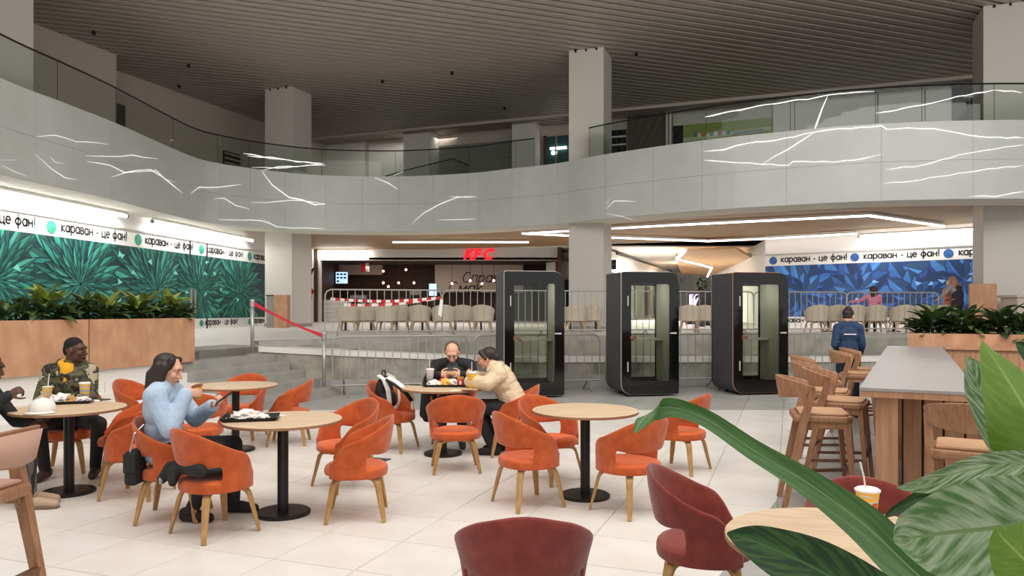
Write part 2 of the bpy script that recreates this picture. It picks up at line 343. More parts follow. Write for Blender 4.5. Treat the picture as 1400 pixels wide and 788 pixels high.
for k in range(len(LOW)-1):
    p, q = LOW[k], LOW[k+1]; z0, z1 = LOWZ[k], LOWZ[k+1]
    n = 12
    for i in range(n):
        t0, t1 = i/n, (i+1)/n
        A = Vector((p[0]+(q[0]-p[0])*t0, p[1]+(q[1]-p[1])*t0, 0)); B = Vector((p[0]+(q[0]-p[0])*t1, p[1]+(q[1]-p[1])*t1, 0))
        d = (B-A).normalized(); nn = Vector((-d.y, d.x, 0)); za, zb = z0+(z1-z0)*t0, z0+(z1-z0)*t1
        b.face([A, B, B+UP*(zb-.10), A+UP*(za-.10)])
        b.face([A+nn*.25, A+nn*.25+UP*(za-.1), B+nn*.25+UP*(zb-.1), B+nn*.25])
        f = -.03
        s2.face([A+nn*f+UP*(za-.1), B+nn*f+UP*(zb-.1), B+nn*f+UP*zb, A+nn*f+UP*za]); s2.face([A+nn*f+UP*za, B+nn*f+UP*zb, B+nn*.5+UP*zb, A+nn*.5+UP*za])
        s2.face([A+nn*f+UP*(za-.1), A+UP*(za-.1), B+UP*(zb-.1), B+nn*f+UP*(zb-.1)])
        r2.face([A+nn*.5+UP*(za-.02), B+nn*.5+UP*(zb-.02), B+nn*2.6+UP*(zb-.02), A+nn*2.6+UP*(za-.02)])
b.build('retaining_face', 'rough_concrete', rw); s2.build('ramp_curb', 'step_white', rw); r2.build('ramp_surface', 'step_grey', rw)
b = MB()
for k in range(len(LOW)-1):
    p, q = LOW[k], LOW[k+1]; A = Vector((*p, .14)); B = Vector((*q, .14)); d = (B-A).normalized(); nn = Vector((-d.y, d.x, 0)); b.box((A+B)/2-nn*.04, ((B-A).length/2, .04, .14), 0, d, nn)
b.build('wall_base', 'step_grey', rw)
# ---- wide steps on the left, six risers, grey cladding far and white cladding near
st = struct('stairs')
XS = [-4.75, -4.42, -4.15, -3.86, -3.55, -3.15]           # where each riser meets y = 14
zt = [.926, .76, .61, .46, .31, .155]
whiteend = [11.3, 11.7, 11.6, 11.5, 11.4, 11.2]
for k in range(6):
    x0 = XS[k]; A = Vector((x0, 13.98, 0)); 
    def at(y, x0=x0): return Vector((x0-(14-y)*.372, y, 0))
    ys = [1.5]
    while ys[-1]+1.45 < whiteend[k]: ys.append(ys[-1]+1.45)
    ys.append(whiteend[k]); yn = whiteend[k]
    while yn+1.3 < 13.98: yn += 1.3; ys.append(yn)
    ys[-1] = 13.98
    for y0, y1 in zip(ys[:-1], ys[1:]):
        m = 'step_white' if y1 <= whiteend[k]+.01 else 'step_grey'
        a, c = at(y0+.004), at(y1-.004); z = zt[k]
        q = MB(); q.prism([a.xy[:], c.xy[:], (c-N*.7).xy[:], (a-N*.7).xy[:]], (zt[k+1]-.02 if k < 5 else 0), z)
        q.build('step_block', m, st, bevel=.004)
# ---- balcony: curved fascia of stone panels, glass balustrade on top
CTRL = [(-10.2, 6), (-10.6, 11), (-10.6, 15.5), (-10.4, 17.3), (-10.2, 19.35), (-10.05, 23.3), (-9.56, 24.6), (-8.4, 25.8), (-6.8, 26.7), (-4.2, 26.95), (-1.54, 26.3), (0, 25.4), (1.5, 24.5), (2.87, 23.1), (5.38, 21.2), (7.0, 20.3), (9.4, 19.3), (13.1, 18.9), (18, 19.6), (24, 21)]
def catmull(pts, n):
    out = []
    for i in range(len(pts)-1):
        p0, p1, p2, p3 = pts[max(i-1, 0)], pts[i], pts[i+1], pts[min(i+2, len(pts)-1)]
        for k in range(n):
            t = k/n
            out.append(tuple(.5*((2*p1[a])+(-p0[a]+p2[a])*t+(2*p0[a]-5*p1[a]+4*p2[a]-p3[a])*t*t+(-p0[a]+3*p1[a]-3*p2[a]+p3[a])*t**3) for a in range(len(p1))))
    out.append(tuple(pts[-1])); return out
CUR = [Vector((*p, 0)) for p in catmull(CTRL, 16)]
ARC = [0]
for a, c in zip(CUR[:-1], CUR[1:]): ARC.append(ARC[-1]+(c-a).length)
def arc(s, off=0.0):
    """point on the balcony edge at arc length s, moved off metres outwards (away from the hall)"""
    s = min(max(s, 0), ARC[-1]-1e-6); lo, hi = 0, len(ARC)-1
    while hi-lo > 1:
        m = (lo+hi)//2
        if ARC[m] <= s: lo = m
        else: hi = m
    t = (s-ARC[lo])/(ARC[hi]-ARC[lo]); a = CUR[max(lo-1, 0)]; d = (CUR[min(hi+1, len(CUR)-1)]-a).normalized()
    nn = Vector((-d.y, d.x, 0)); return CUR[lo].lerp(CUR[hi], t)+nn*off, d, nn
def arc_px(x):
    """arc length where the sight line at column x of the photo crosses the balcony edge"""
    r = (x-700)/FPX; best = None
    for i in range(len(CUR)-1):
        f0 = CUR[i].x-r*CUR[i].y; f1 = CUR[i+1].x-r*CUR[i+1].y
        if f0*f1 <= 0 and f0 != f1:
            t = f0/(f0-f1); best = ARC[i]+(ARC[i+1]-ARC[i])*t
    return best
bal = struct('wall_balcony')
b = MB()
n = 200; L = ARC[-1]
for i in range(n):
    p0, _, n0 = arc(L*i/n, .03); p1, _, n1 = arc(L*(i+1)/n, .03)
    b.face([p0+UP*Z1, p1+UP*Z1, p1+UP*Z2, p0+UP*Z2])
b.build('fascia_backing', 'fascia_stone', bal)
cuts = [arc_px(v) for v in (2, 49, 100, 150, 205, 260, 300, 342, 390, 445, 495, 545, 592, 640, 700, 762, 829, 893, 960, 1075, 1205, 1330)]
s0 = [0.2+2.2*k for k in range(12) if .2+2.2*k < cuts[0]-1.0]
s1 = [cuts[-1]+2.4*k for k in range(1, 6) if cuts[-1]+2.4*k < L]
cuts = s0+cuts+s1
for a, c in zip(cuts[:-1], cuts[1:]):
    for z0, z1 in ((Z1, Z1+1.0), (Z1+1.0, Z2)):
        q = MB(); k = 5; g = .003
        F = []; 
        for i in range(k+1):
            s = a+g+(c-a-2*g)*i/k; F.append((arc(s, 0)[0], arc(s, .025)[0]))
        for i in range(k):
            (f0, r0), (f1, r1) = F[i], F[i+1]
            q.face([f0+UP*(z0+g), f1+UP*(z0+g), f1+UP*(z1-g), f0+UP*(z1-g)])
            q.face([f0+UP*(z1-g), f1+UP*(z1-g), r1+UP*(z1-g), r0+UP*(z1-g)]); q.face([r0+UP*(z0+g), r1+UP*(z0+g), f1+UP*(z0+g), f0+UP*(z0+g)])
        for e in (0, k): q.face([F[e][0]+UP*(z0+g), F[e][1]+UP*(z0+g), F[e][1]+UP*(z1-g), F[e][0]+UP*(z1-g)])
        q.build('panel', 'fascia_stone', bal)
# white crack-like inlays on the panels and on the glass, drawn as thin raised strips on those surfaces
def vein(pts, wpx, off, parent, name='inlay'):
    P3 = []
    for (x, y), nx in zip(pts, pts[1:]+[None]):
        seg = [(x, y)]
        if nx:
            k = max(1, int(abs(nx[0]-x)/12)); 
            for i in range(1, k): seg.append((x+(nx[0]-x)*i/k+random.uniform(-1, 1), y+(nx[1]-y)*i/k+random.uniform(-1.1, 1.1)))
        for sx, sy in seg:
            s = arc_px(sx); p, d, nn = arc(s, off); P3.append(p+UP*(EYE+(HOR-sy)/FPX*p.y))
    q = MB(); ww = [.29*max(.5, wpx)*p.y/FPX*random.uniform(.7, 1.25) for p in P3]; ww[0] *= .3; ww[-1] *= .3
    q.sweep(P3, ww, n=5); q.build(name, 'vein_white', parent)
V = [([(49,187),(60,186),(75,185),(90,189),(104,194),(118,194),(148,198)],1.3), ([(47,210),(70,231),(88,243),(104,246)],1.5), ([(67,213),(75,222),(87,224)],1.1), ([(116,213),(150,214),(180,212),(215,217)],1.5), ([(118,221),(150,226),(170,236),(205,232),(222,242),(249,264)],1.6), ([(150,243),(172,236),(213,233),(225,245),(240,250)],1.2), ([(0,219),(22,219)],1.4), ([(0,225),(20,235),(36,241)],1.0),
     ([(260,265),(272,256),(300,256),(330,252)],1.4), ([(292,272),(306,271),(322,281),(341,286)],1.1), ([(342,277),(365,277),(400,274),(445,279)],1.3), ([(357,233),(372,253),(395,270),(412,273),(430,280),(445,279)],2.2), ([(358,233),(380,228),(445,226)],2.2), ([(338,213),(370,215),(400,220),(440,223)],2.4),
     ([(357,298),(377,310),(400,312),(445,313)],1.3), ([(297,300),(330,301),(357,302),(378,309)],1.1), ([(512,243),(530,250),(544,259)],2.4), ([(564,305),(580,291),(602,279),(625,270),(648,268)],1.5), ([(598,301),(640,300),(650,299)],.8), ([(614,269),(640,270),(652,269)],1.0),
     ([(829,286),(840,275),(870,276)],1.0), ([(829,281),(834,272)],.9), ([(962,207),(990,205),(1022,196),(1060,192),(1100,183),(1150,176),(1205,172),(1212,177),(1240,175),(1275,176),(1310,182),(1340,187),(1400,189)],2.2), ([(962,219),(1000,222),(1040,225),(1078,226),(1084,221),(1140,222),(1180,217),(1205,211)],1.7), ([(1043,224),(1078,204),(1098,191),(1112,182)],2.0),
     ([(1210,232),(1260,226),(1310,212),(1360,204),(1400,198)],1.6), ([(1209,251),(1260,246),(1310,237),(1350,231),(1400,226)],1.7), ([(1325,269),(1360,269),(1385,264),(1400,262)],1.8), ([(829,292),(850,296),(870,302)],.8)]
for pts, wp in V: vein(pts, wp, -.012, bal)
# ---- soffit ring, wooden lower ceiling, balcony slab
so = struct('ceiling_balcony_underside')
b = MB(); rim = MB()
for i in range(n):
    w0, w1 = 1.25, 1.25
    a0, _, _ = arc(L*i/n, 0); a1, _, _ = arc(L*(i+1)/n, 0); c0, _, _ = arc(L*i/n, w0); c1, _, _ = arc(L*(i+1)/n, w1)
    b.face([a1+UP*Z1, a0+UP*Z1, c0+UP*Z1, c1+UP*Z1]); rim.face([c0+UP*Z1, c1+UP*Z1, c1+UP*(ZW+.3), c0+UP*(ZW+.3)])
b.build('soffit_ring', 'white_paint', so); rim.build('soffit_edge', 'white_paint', so)
b = MB(); ring = [arc(L*i/80, .1)[0] for i in range(81)]
b.prism([p.xy[:] for p in ring]+[(30, 22), (30, 75), (-30, 75), (-30, 5)], ZW+.35, Z2-.05); b.build('slab', 'plenum', so)
wc = struct('ceiling_lower')
def ringdist(p):
    ip = min(range(0, len(CUR)-1, 2), key=lambda i2: (p.xy-CUR[i2].xy).length_squared); d = CUR[ip+1]-CUR[ip]
    return (p.xy-CUR[ip].xy).dot(Vector((-d.y, d.x)).normalized())
for k in range(52):                                   # broad wooden planks, running across the hall
    a = Vector((0, 22.5, ZW+.04))+T*(k*.36-4); run = None; n_ = 70; u0, u1 = -20, 24
    for i in range(n_+1):
        p = a+N*(u0+(u1-u0)*i/n_); ok = ringdist(p) > 1.75 and p.x < 20 and i < n_
        if ok and run is None: run = u0+(u1-u0)*i/n_
        if not ok and run is not None:
            e = u0+(u1-u0)*i/n_
            if e-run > 1: q = MB(); q.box(a+N*((run+e)/2), ((e-run)/2, .176, .02), 0, N, T); q.build('plank', 'wood_ceiling', wc)
            run = None
b = MB(); b.box((8, 60, ZW+.15), (24, 21, .03)); b.build('far_ceiling', 'bright_paint', wc)
for k in range(16):                                   # thin hangers in the dark slot beside the rim
    p, d, nn = arc(arc_px(840+k*30), 1.55); q = MB(); q.sweep([p+UP*(ZW+.32), p+nn*.25+d*.12+UP*(ZW+.06)], .018, 5); q.build('hanger', 'steel', wc)
# ---- high ceiling: long metal slats under a dark void
ce = struct('ceiling')
b = MB(); b.box((0, 30, ZC+.55), (45, 40, .05)); b.build('ceiling_void', 'plenum', ce)
SD = Vector((math.cos(math.radians(20)), math.sin(math.radians(20)), 0)); SP = Vector((-SD.y, SD.x, 0))
q = MB(); q.box((0, 0, 0), (40, .11, .03)); q.box((0, .09, .05), (40, .012, .05)); q.box((0, -.09, .05), (40, .012, .05)); sm = q.mesh('slat', 'slat_metal')
for k in range(112):
    o = link('slat', sm, ce); o.location = Vector((4, 8, ZC+.03))+SP*(k*.37); o.rotation_euler = (0, 0, math.radians(20))
b = MB(); c = Vector((2.54, 32.4, ZC-.04)); b.box(c, (32, .09, .08), 0, N, T); b.build('ceiling_trim', 'warm_paint', ce)
DW = ['furthest left', 'above the left column, upper', 'above the left column, lower', 'left of the middle, lower', 'nearest the back wall', 'right of the middle column', 'left of the middle, higher']
for kd, (x, y) in enumerate(((128, 47), (258, 92), (245, 120), (523, 113), (690, 150), (870, 76), (618, 102))):
    p = zpx(x, y, ZC-.1); q = MB(); q.lathe([(.06, 0), (.05, .1), (.015, .1)], 10, (0, 0, 0)); o = q.build('smoke_detector', 'black'); o.location = p; tag(o, 'small dark detector under the slatted high ceiling, '+DW[kd], 'detector', 'detectors on the high ceiling')
# ---- columns, each with its own base block
def column(name, c, wd, z0, z1, m='column_paint'):
    s = struct(name); b = MB(); b.box(Vector((c[0], c[1], (z0+z1)/2)), (wd/2, wd/2, (z1-z0)/2), 0, N, T); b.build('shaft', m, s, bevel=.01)
    b = MB(); b.box(Vector((c[0], c[1], z0+.06)), (wd/2+.015, wd/2+.015, .06), 0, N, T); b.build('plinth', 'step_grey', s)
    for k in range(3):
        b = MB(); b.box(Vector((c[0], c[1], z1-.02))+N*(wd*.3*(k-1)), (.03, wd/2+.02, .06), 0, N, T); b.build('bracket', 'black_metal', s)
column('column_middle', (2.62, 24.9), 1.17, P, ZC); column('column_left', (-8.75, 29.2), 1.25, P, ZC); column('column_right', (14.05, 21.3), 1.3, P, ZC); column('column_far_left', (-12.75, 18.2), 1.3, Z2, ZC)
# ---- upper gallery walls
ul = struct('wall_upper_left')
b = MB(); a = Vector((-13.2, 24.9, 0)); b.box(a-T*5-N*.75+UP*((Z2+ZC)/2), (.75, 5, (ZC-Z2)/2), 0, N, T); b.build('wall_block', 'warm_paint', ul)
a = Vector((-14.0, 26.7, 0)); b = MB(); b.box(a+T*4-N*.1+UP*((Z2+ZC)/2), (.1, 9, (ZC-Z2)/2), 0, N, T); b.build('wall_sheet', 'warm_paint', ul)
q = MB(); q.box(a-T*.4+N*.06+UP*(Z2+1.25), (.05, .5, 1.25), 0, N, T); q.build('service_door', 'shutter_dark', ul)
g = MB(); gp = a+T*5.6+N*.06; g.box(gp+UP*(Z2+.95), (.04, .5, .95), 0, N, T); grille = g.build('grille', 'plenum', ul)
for k in range(9): q = MB(); q.box(gp+N*.06+UP*(Z2+.2+k*.2), (.02, .48, .03), 0, N, T); q.build('grille_slat', 'slat_metal', grille)
ub = struct('wall_upper_back')
W0 = Vector((-10, 38.8, 0))
def wb(x, off=0.0):
    """point of the upper back wall seen at photo column x"""
    r = (x-700)/FPX; k = (r*W0.y-W0.x)/(N.x-r*N.y); return W0+N*k-T*off
def wpanel(x0, x1, y0, y1, m, name, off=.04, th=.03, parent=None):
    A, B = wb(x0, off), wb(x1, off); c = (A+B)/2
    za = EYE+(HOR-y1)/FPX*c.y; zb = EYE+(HOR-y0)/FPX*c.y; za = max(za, Z2-.4)
    q = MB(); q.box(c+UP*((za+zb)/2), ((B-A).length/2, th, (zb-za)/2), 0, N, T); return q.build(name, m, parent or ub)
b = MB(); b.box(W0+N*16+T*.1+UP*((Z2+ZC)/2), (24, .1, (ZC-Z2)/2+.2), 0, N, T); b.build('wall_sheet', 'warm_paint', ub)
wpanel(428, 500, 190, 245, 'white_paint', 'white_panel', .05)
wpanel(505, 562, 196, 245, 'white_paint', 'white_panel', .03)
sh = wpanel(602, 711, 199, 250, 'shutter', 'roller_shutter', .08)
A, B = wb(602, .12), wb(711, .12)
for k in range(15): q = MB(); q.box((A+B)/2+UP*(Z2+.1+k*.21), ((B-A).length/2, .02, .085), 0, N, T); q.build('shutter_slat', 'shutter', sh)
for x0, x1 in ((565, 599), (710, 741)):
    wpanel(x0, x1, 150, 250, 'white_paint', 'pilaster', .5, .5)
ts = wpanel(748, 780, 186, 240, 'teal_shop', 'shop_window', .12)
q = wpanel(754, 776, 201, 204, 'lamp_white', 'lamp_strip', .2, .02, ts); q = wpanel(756, 763, 207, 211, 'lamp_white', 'lamp_strip', .2, .02, ts)
q = wpanel(745, 749, 186, 240, 'dark_wood', 'window_frame', .2, .05, ts); q = wpanel(761, 763, 186, 240, 'box_grey', 'window_frame', .2, .05, ts)
dw = wpanel(834, 857, 178, 212, 'dark_glass', 'dark_window', .1); wpanel(834, 857, 186, 188, 'print_white', 'window_bar', .18, .02, dw); wpanel(834, 857, 197, 199, 'print_white', 'window_bar', .18, .02, dw)
sd = wpanel(859, 911, 146, 212, 'shutter_dark', 'roller_shutter', .1)
wpanel(912.5, 914.8, 140, 212, 'white_paint', 'white_post', .4, .05); wpanel(917.5, 920, 140, 212, 'white_paint', 'white_post', .4, .05)
wpanel(921, 1056, 138, 172, 'column_paint', 'plaster_panel', .12)
wpanel(921, 935, 172, 200, 'dark_glass', 'dark_window', .14)
for x0, x1 in ((1057, 1086), (1087, 1198), (1200, 1262), (1264, 1299)): wpanel(x0, x1, 112, 190, 'bright_paint', 'white_panel', .25)
dw = wpanel(1300, 1349, 113, 175, 'dark_glass', 'dark_window', .3)
for x in (1322, 1332): wpanel(x, x+1.2, 130, 175, 'box_grey', 'window_bar', .36, .02, dw)
wpanel(1315, 1346, 130, 132.5, 'print_white', 'window_bar', .36, .02, dw)
# the green play-zone poster on the upper wall
ps = wpanel(935, 1055, 166, 204, 'print_white', 'printed_poster', .22, .02)
ps.parent = None; KIDS[ub.name].remove(ps)
tag(ps, 'long green printed poster with small figures on the upper gallery wall', 'poster')
A, B = wb(935, .25), wb(1055, .25); pd = (B-A).normalized(); pl = (B-A).length; F = frame(Vector((A.x, A.y, Z2)), pd, -T)
q = MB(); g = lambda u0, u1, v0, v1, c, z=.0: q.face([F @ Vector((u0, v0, z)), F @ Vector((u1, v0, z)), F @ Vector((u1, v1, z)), F @ Vector((u0, v1, z))], 0, lin(c))
ph = EYE+(HOR-166)/FPX*((A+B)/2).y-Z2
g(0, pl, 0, ph, (138, 158, 64))
v0 = EYE+(HOR-200)/FPX*((A+B)/2).y-Z2; V = lambda f: v0+(ph-v0)*f
q.face([F @ Vector((0, V(.30), .003)), F @ Vector((pl, V(.52), .003)), F @ Vector((pl, V(.66), .003)), F @ Vector((0, V(.46), .003))], 0, lin((178, 204, 160)))
q.face([F @ Vector((pl*.55, V(.42), .005)), F @ Vector((pl*.9, V(.52), .005)), F @ Vector((pl*.92, V(.60), .005)), F @ Vector((pl*.6, V(.52), .005))], 0, lin((110, 146, 182)))
for k, cc in enumerate([(110, 120, 150), (230, 226, 210), (206, 120, 90), (220, 200, 190), (70, 150, 150), (230, 230, 226), (200, 110, 90), (220, 214, 200), (70, 120, 140)]): g(.45+k*.17, .45+k*.17+.12, V(.46), V(.46)+(.30 if k == 0 else .17), cc, .008)
for k in range(11):
    u = .25+k*.36; cc = [(176, 60, 60), (70, 60, 50), (80, 140, 170), (200, 160, 110), (60, 44, 40), (190, 80, 70)][k % 6]
    q.face([F @ Vector((u+math.cos(i*math.pi/4)*.17, V(.14+.018*k)+math.sin(i*math.pi/4)*.13+(k % 3)*.03, .01+k*.0005)) for i in range(8)], 0, lin(cc))
q.build('poster_print', 'print_ink', ps)
# ================================================================ printed hoardings of the lower level
def hoarding(name, P0, P1, palette, dark, line, dot, centers, leafn, rings, zt, label, petal, dotstep, side=1, zbot=.36, joints=()):
    """flat printed boards: a giant plant picture between two lettered white bands"""
    P0 = Vector((*P0, P)); P1 = Vector((*P1, P)); xd = (P1-P0).normalized(); L = (P1-P0).length; nr = Vector((xd.y, -xd.x, 0))*side
    s = struct(name); M4 = frame(P0, xd, nr); H = zt-P; v0, v1 = zbot, H-.46
    b = MB(); b.box(P0+xd*(L/2)-nr*.08+UP*((ZW-P)/2+.2), (L/2, .075, (ZW-P)/2+.2), 0, xd, nr); b.build('wall_sheet', 'bright_paint', s)
    b = MB(); b.box(P0+xd*(L/2)+nr*.02+UP*(H+.02), (L/2, .03, .025), 0, xd, nr); b.build('top_rail', 'steel', s)
    lim = [0]+[j for j in joints]+[L]
    boards = []
    for a, c in zip(lim[:-1], lim[1:]):
        q = MB(); q.box(P0+xd*((a+c)/2)+UP*(H/2), ((c-a)/2-.012, .018, H/2), 0, xd, nr); boards.append(q.build('board', 'print_white', s))
    q = MB(); z = .021; z00 = z
    def poly(pts, col):
        nonlocal z
        pts = clip(clip(clip(clip(pts, 1, 0, -.01), -1, 0, L-.01), 0, 1, -v0), 0, -1, v1)
        if len(pts) > 2:
            z += .000015; q.face([M4 @ Vector((x, y, z)) for x, y in pts], 0, lin(col))
    poly([(0, v0), (L, v0), (L, v1), (0, v1)], dark)
    rnd = random.Random(5)
    for r in rings:                                   # from the outermost ring of leaves to the heart
        for ci, (cx, cy) in enumerate(centers):
            nl = leafn if r > .5 else max(9, leafn*2//3)
            for k in range(nl):
                an = 2*math.pi*(k+.5*(rings.index(r) % 2))/nl+rnd.uniform(-.09, .09); ln = r*rnd.uniform(.85, 1.12); w = petal*ln*rnd.uniform(.8, 1.15)
                c, sn = math.cos(an), math.sin(an); base = .10*ln
                def pt(u, v): return (cx+c*u-sn*v, cy+sn*u+c*v)
                tone = rnd.choice(palette); sh = tuple(int(t*.62) for t in tone)
                poly([pt(base, -w*.35), pt(ln*.45, -w*1.18), pt(ln*.8, -w*.9), pt(ln*1.05, 0), pt(ln*.8, w*.9), pt(ln*.45, w*1.18), pt(base, w*.35)], line)
                poly([pt(base, -w*.3), pt(ln*.45, -w), pt(ln*.8, -w*.7), pt(ln, 0), pt(base, 0)], sh)
                poly([pt(base, 0), pt(ln, 0), pt(ln*.8, w*.7), pt(ln*.45, w), pt(base, w*.3)], tone)
                if rnd.random() < .5: poly([pt(base*2, w*.1), pt(ln*.9, w*.05), pt(ln*.6, w*.35)], tuple(min(255, int(t*1.18)) for t in tone))
    for k in range(int(L*1.2)):
        x, y = rnd.uniform(0, L), rnd.uniform(v0+.5, v1); a = rnd.uniform(0, 6); poly([(x, y), (x+.26*math.cos(a), y+.2*math.sin(a)), (x+.30*math.cos(a+.7), y+.16*math.sin(a+.7))], tuple(min(255, t+90) for t in palette[0]))
    q.build('plant_print', 'print_ink', s)
    k = 0
    x = .35
    while x < L-.4:
        d = MB(); d.lathe([(.17, 0), (.17, .006)], 20); o = d.build('dot', dot, s); o.matrix_world = M4 @ Matrix.Translation((x, H-.23, .02))
        text('lettering', 'караван - це фан!', .30, M4 @ Matrix.Translation((x+.34, H-.30, .022)), 'text_black', s)
        d = MB(); d.lathe([(.12, 0), (.12, .006)], 16); o = d.build('dot', dot, s); o.matrix_world = M4 @ Matrix.Translation((x, .19, .02))
        text('lettering', 'караван - це фан!', .26, M4 @ Matrix.Translation((x+.24, .13, .022)), 'text_black', s)
        x += dotstep
    return s, M4, L, xd, nr
G0, G1 = (-13.05, 8.0), (-10.2, 31.0)
gl = math.hypot(G1[0]-G0[0], G1[1]-G0[1])
def gu(x, y=None):                                    # distance along the green wall seen at photo column x
    r = (x-700)/FPX; k = (G0[0]-r*G0[1])/((r*(G1[1]-G0[1])-(G1[0]-G0[0]))); return k*gl
gc = [(gu(-60), 1.3), (gu(-10), 1.35), (gu(107), 1.35), (gu(213), 1.30), (gu(271), 1.30), (gu(325), 1.30)]
wg, MG, LG, gx, gn = hoarding('wall_left', G0, G1, [(40, 134, 120), (52, 152, 136), (30, 114, 104), (66, 166, 150)], (20, 62, 64), (16, 54, 56), 'dot_green', gc, 26, [2.2, 1.75, 1.35, 1.0, .7, .42], 3.92, '', .085, 3.55, joints=(gu(237), gu(259), gu(282), gu(303)))
for x in (282, 259):
    q = MB(); c = Vector((*G0, 0)).lerp(Vector((*G1, 0)), gu(x)/gl)+gn*.03; q.box(c+UP*(P+1.5), (.025, .012, 1.5), 0, gx, gn); q.build('door_gap', 'black', wg)
for x in (258, 263):
    q = MB(); c = Vector((*G0, 0)).lerp(Vector((*G1, 0)), gu(x)/gl)+gn*.09; q.box(c+UP*(P+.95), (.03, .03, .42), 0, gx, gn); q.build('door_handle', 'steel', wg)
def tube_light(a, b, label, drop=.06, r=.045, watts=90):
    """a fluorescent tube under the ceiling that washes the wall below it"""
    a, b = Vector(a), Vector(b); t = thing('tube_light', label, 'lamp', (a+b)/2, 0, None); d = (b-a)/2
    q = MB(); q.sweep([-d, d], r, 10); q.build('tube', 'lamp_white', t)
    q = MB(); q.box((0, 0, r+.035), (d.length, .05, .03), 0, d.normalized(), UP.cross(d.normalized())); q.build('housing', 'white_plastic', t)
    for s in (-1, 1): q = MB(); q.sweep([d*s*.99, d*s*1.012], r*1.2, 10); q.build('end_cap', 'box_grey', t)
    l = bpy.data.lights.new('tube_glow', 'AREA'); l.shape = 'RECTANGLE'; l.size = d.length*1.96; l.size_y = .06; l.energy = watts; l.color = (1, .97, .93)
    o = link('tube_glow', l, t); o.location = (0, 0, -r-.015); o.rotation_euler = (0, 0, math.atan2(d.y, d.x))
    return t
def gpt(x, z, off): return Vector((*G0, 0)).lerp(Vector((*G1, 0)), gu(x)/gl)+gn*off+UP*z
tube_light(gpt(-70, 4.27, .30), gpt(160, 4.27, .30), 'long white light tube washing the green plant wall, the nearer one', watts=78)
tube_light(gpt(196, 4.27, .30), gpt(336, 4.27, .30), 'shorter white light tube washing the far end of the green plant wall', watts=55)
B0, B1 = (11.0, 32.4), (19.6, 25.4); bl = math.hypot(B1[0]-B0[0], B1[1]-B0[1])
def bu(x):
    r = (x-700)/FPX; k = (B0[0]-r*B0[1])/((r*(B1[1]-B0[1])-(B1[0]-B0[0]))); return k*bl
bc = [(bu(1098), 1.35), (bu(1172), 1.40), (bu(1255), 1.0), (bu(1318), 1.75), (bu(1400), 1.2)]
wbl, MBL, LB, bx, bn = hoarding('wall_right', B0, B1, [(50, 104, 174), (62, 120, 190), (44, 88, 158), (72, 132, 200)], (40, 76, 146), (34, 60, 124), 'dot_blue', bc, 10, [2.7, 2.0, 1.4, .9], 3.92, '', .25, 3.3, joints=(bu(1063), bu(1112)))
def bpt(x, z, off): return Vector((*B0, 0)).lerp(Vector((*B1, 0)), bu(x)/bl)+bn*off+UP*z
tube_light(bpt(1178, 4.5, .35), bpt(1372, 4.5, .35), 'white light tube washing the blue plant wall at the right', watts=32)
# poster on the glass and red marks beside the shop front
# ================================================================ the fried-chicken shop front in the back
SY = 39.5
def sx(x, y=SY): return (x-700)/FPX*y
def sz(y, d=SY): return EYE+(HOR-y)/FPX*d
sf = struct('wall_shop_front')
b = MB(); b.box((sx(600), SY+.15, (sz(356)+sz(337))/2), ((sx(764)-sx(437))/2, .15, (sz(337)-sz(356))/2)); b.build('sign_band', 'column_paint', sf)
b = MB(); b.box((sx(432), SY+.1, (P+sz(337))/2), (.22, .25, (sz(337)-P)/2)); b.build('side_pier', 'column_paint', sf)
b = MB(); b.box((sx(426.5), SY-.3, (P+sz(337))/2), (.14, .2, (sz(337)-P)/2)); b.build('side_panel', 'white_paint', sf)
for nm, c, h in (('back_wall', (sx(600), SY+6, 3.0), (7.2, .1, 2.2)), ('left_wall', (sx(437)-.15, SY+3, 3.0), (.1, 3.2, 2.2)), ('right_wall', (sx(762)+.1, SY+3, 3.0), (.1, 3.2, 2.2)), ('shop_ceiling', (sx(600), SY+3.2, sz(357)+.12), (7.2, 3.2, .06))):
    b = MB(); b.box(c, h); b.build(nm, 'dark_wood' if nm != 'shop_ceiling' else 'plenum', sf)
b = MB(); b.box((sx(655, 44), 44.0, sz(378, 44)), (2.6, .05, .95)); lw = b.build('lettered_wall', 'warm_paint', sf)
LM = frame((sx(631, 44), 43.93, sz(386, 44)), (1, 0, 0), (0, -1, 0))
text('lettering', 'Справжній', .72, LM, 'text_black', lw, shear=.3, wt=.15)
text('lettering', 'Смак', .80, frame((sx(612, 44), 43.93, sz(401, 44)), (1, 0, 0), (0, -1, 0)), 'text_black', lw, shear=.3, wt=.15)
b = MB(); b.box((sx(478, 44), 44.2, sz(366, 44)), (1.9, .1, .42)); b.build('menu_band', 'warm_paint', sf)
for k, x in enumerate((449, 467.5)):
    t = thing('menu_screen', ['blue lit menu screen hanging in the shop, left of the two', 'blue lit menu screen hanging in the shop, right of the two'][k], 'screen', (sx(x, 43), 43, sz(380, 43)), 0, 'menu screens in the shop')
    q = MB(); q.box((0, 0, 0), (.36, .04, .36)); q.build('frame', 'black_metal', t)
    q = MB(); q.box((0, -.045, 0), (.34, .008, .33)); sc = q.build('screen', 'screen_glow', t)
    q = MB()
    for i in range(7): q.box((-.22+(i % 3)*.2, -.056, .2-(i//3)*.2), (.07, .003, .05))
    q.build('menu_print', 'navy', sc)
t = tag(MB().build('x', 'red') if False else thing('hanging_box_sign', 'red and white box sign hanging in the shop', 'sign', (sx(500, 42), 42, sz(366, 42))), None)
q = MB(); q.box((-.12, 0, 0), (.14, .1, .24)); q.build('red_face', 'red', t); q = MB(); q.box((.1, 0, 0), (.08, .1, .24)); q.build('white_face', 'print_white', t)
q = MB(); q.sweep([(0, 0, .24), (0, 0, 1.0)], .012); q.build('hanger', 'black_metal', t)
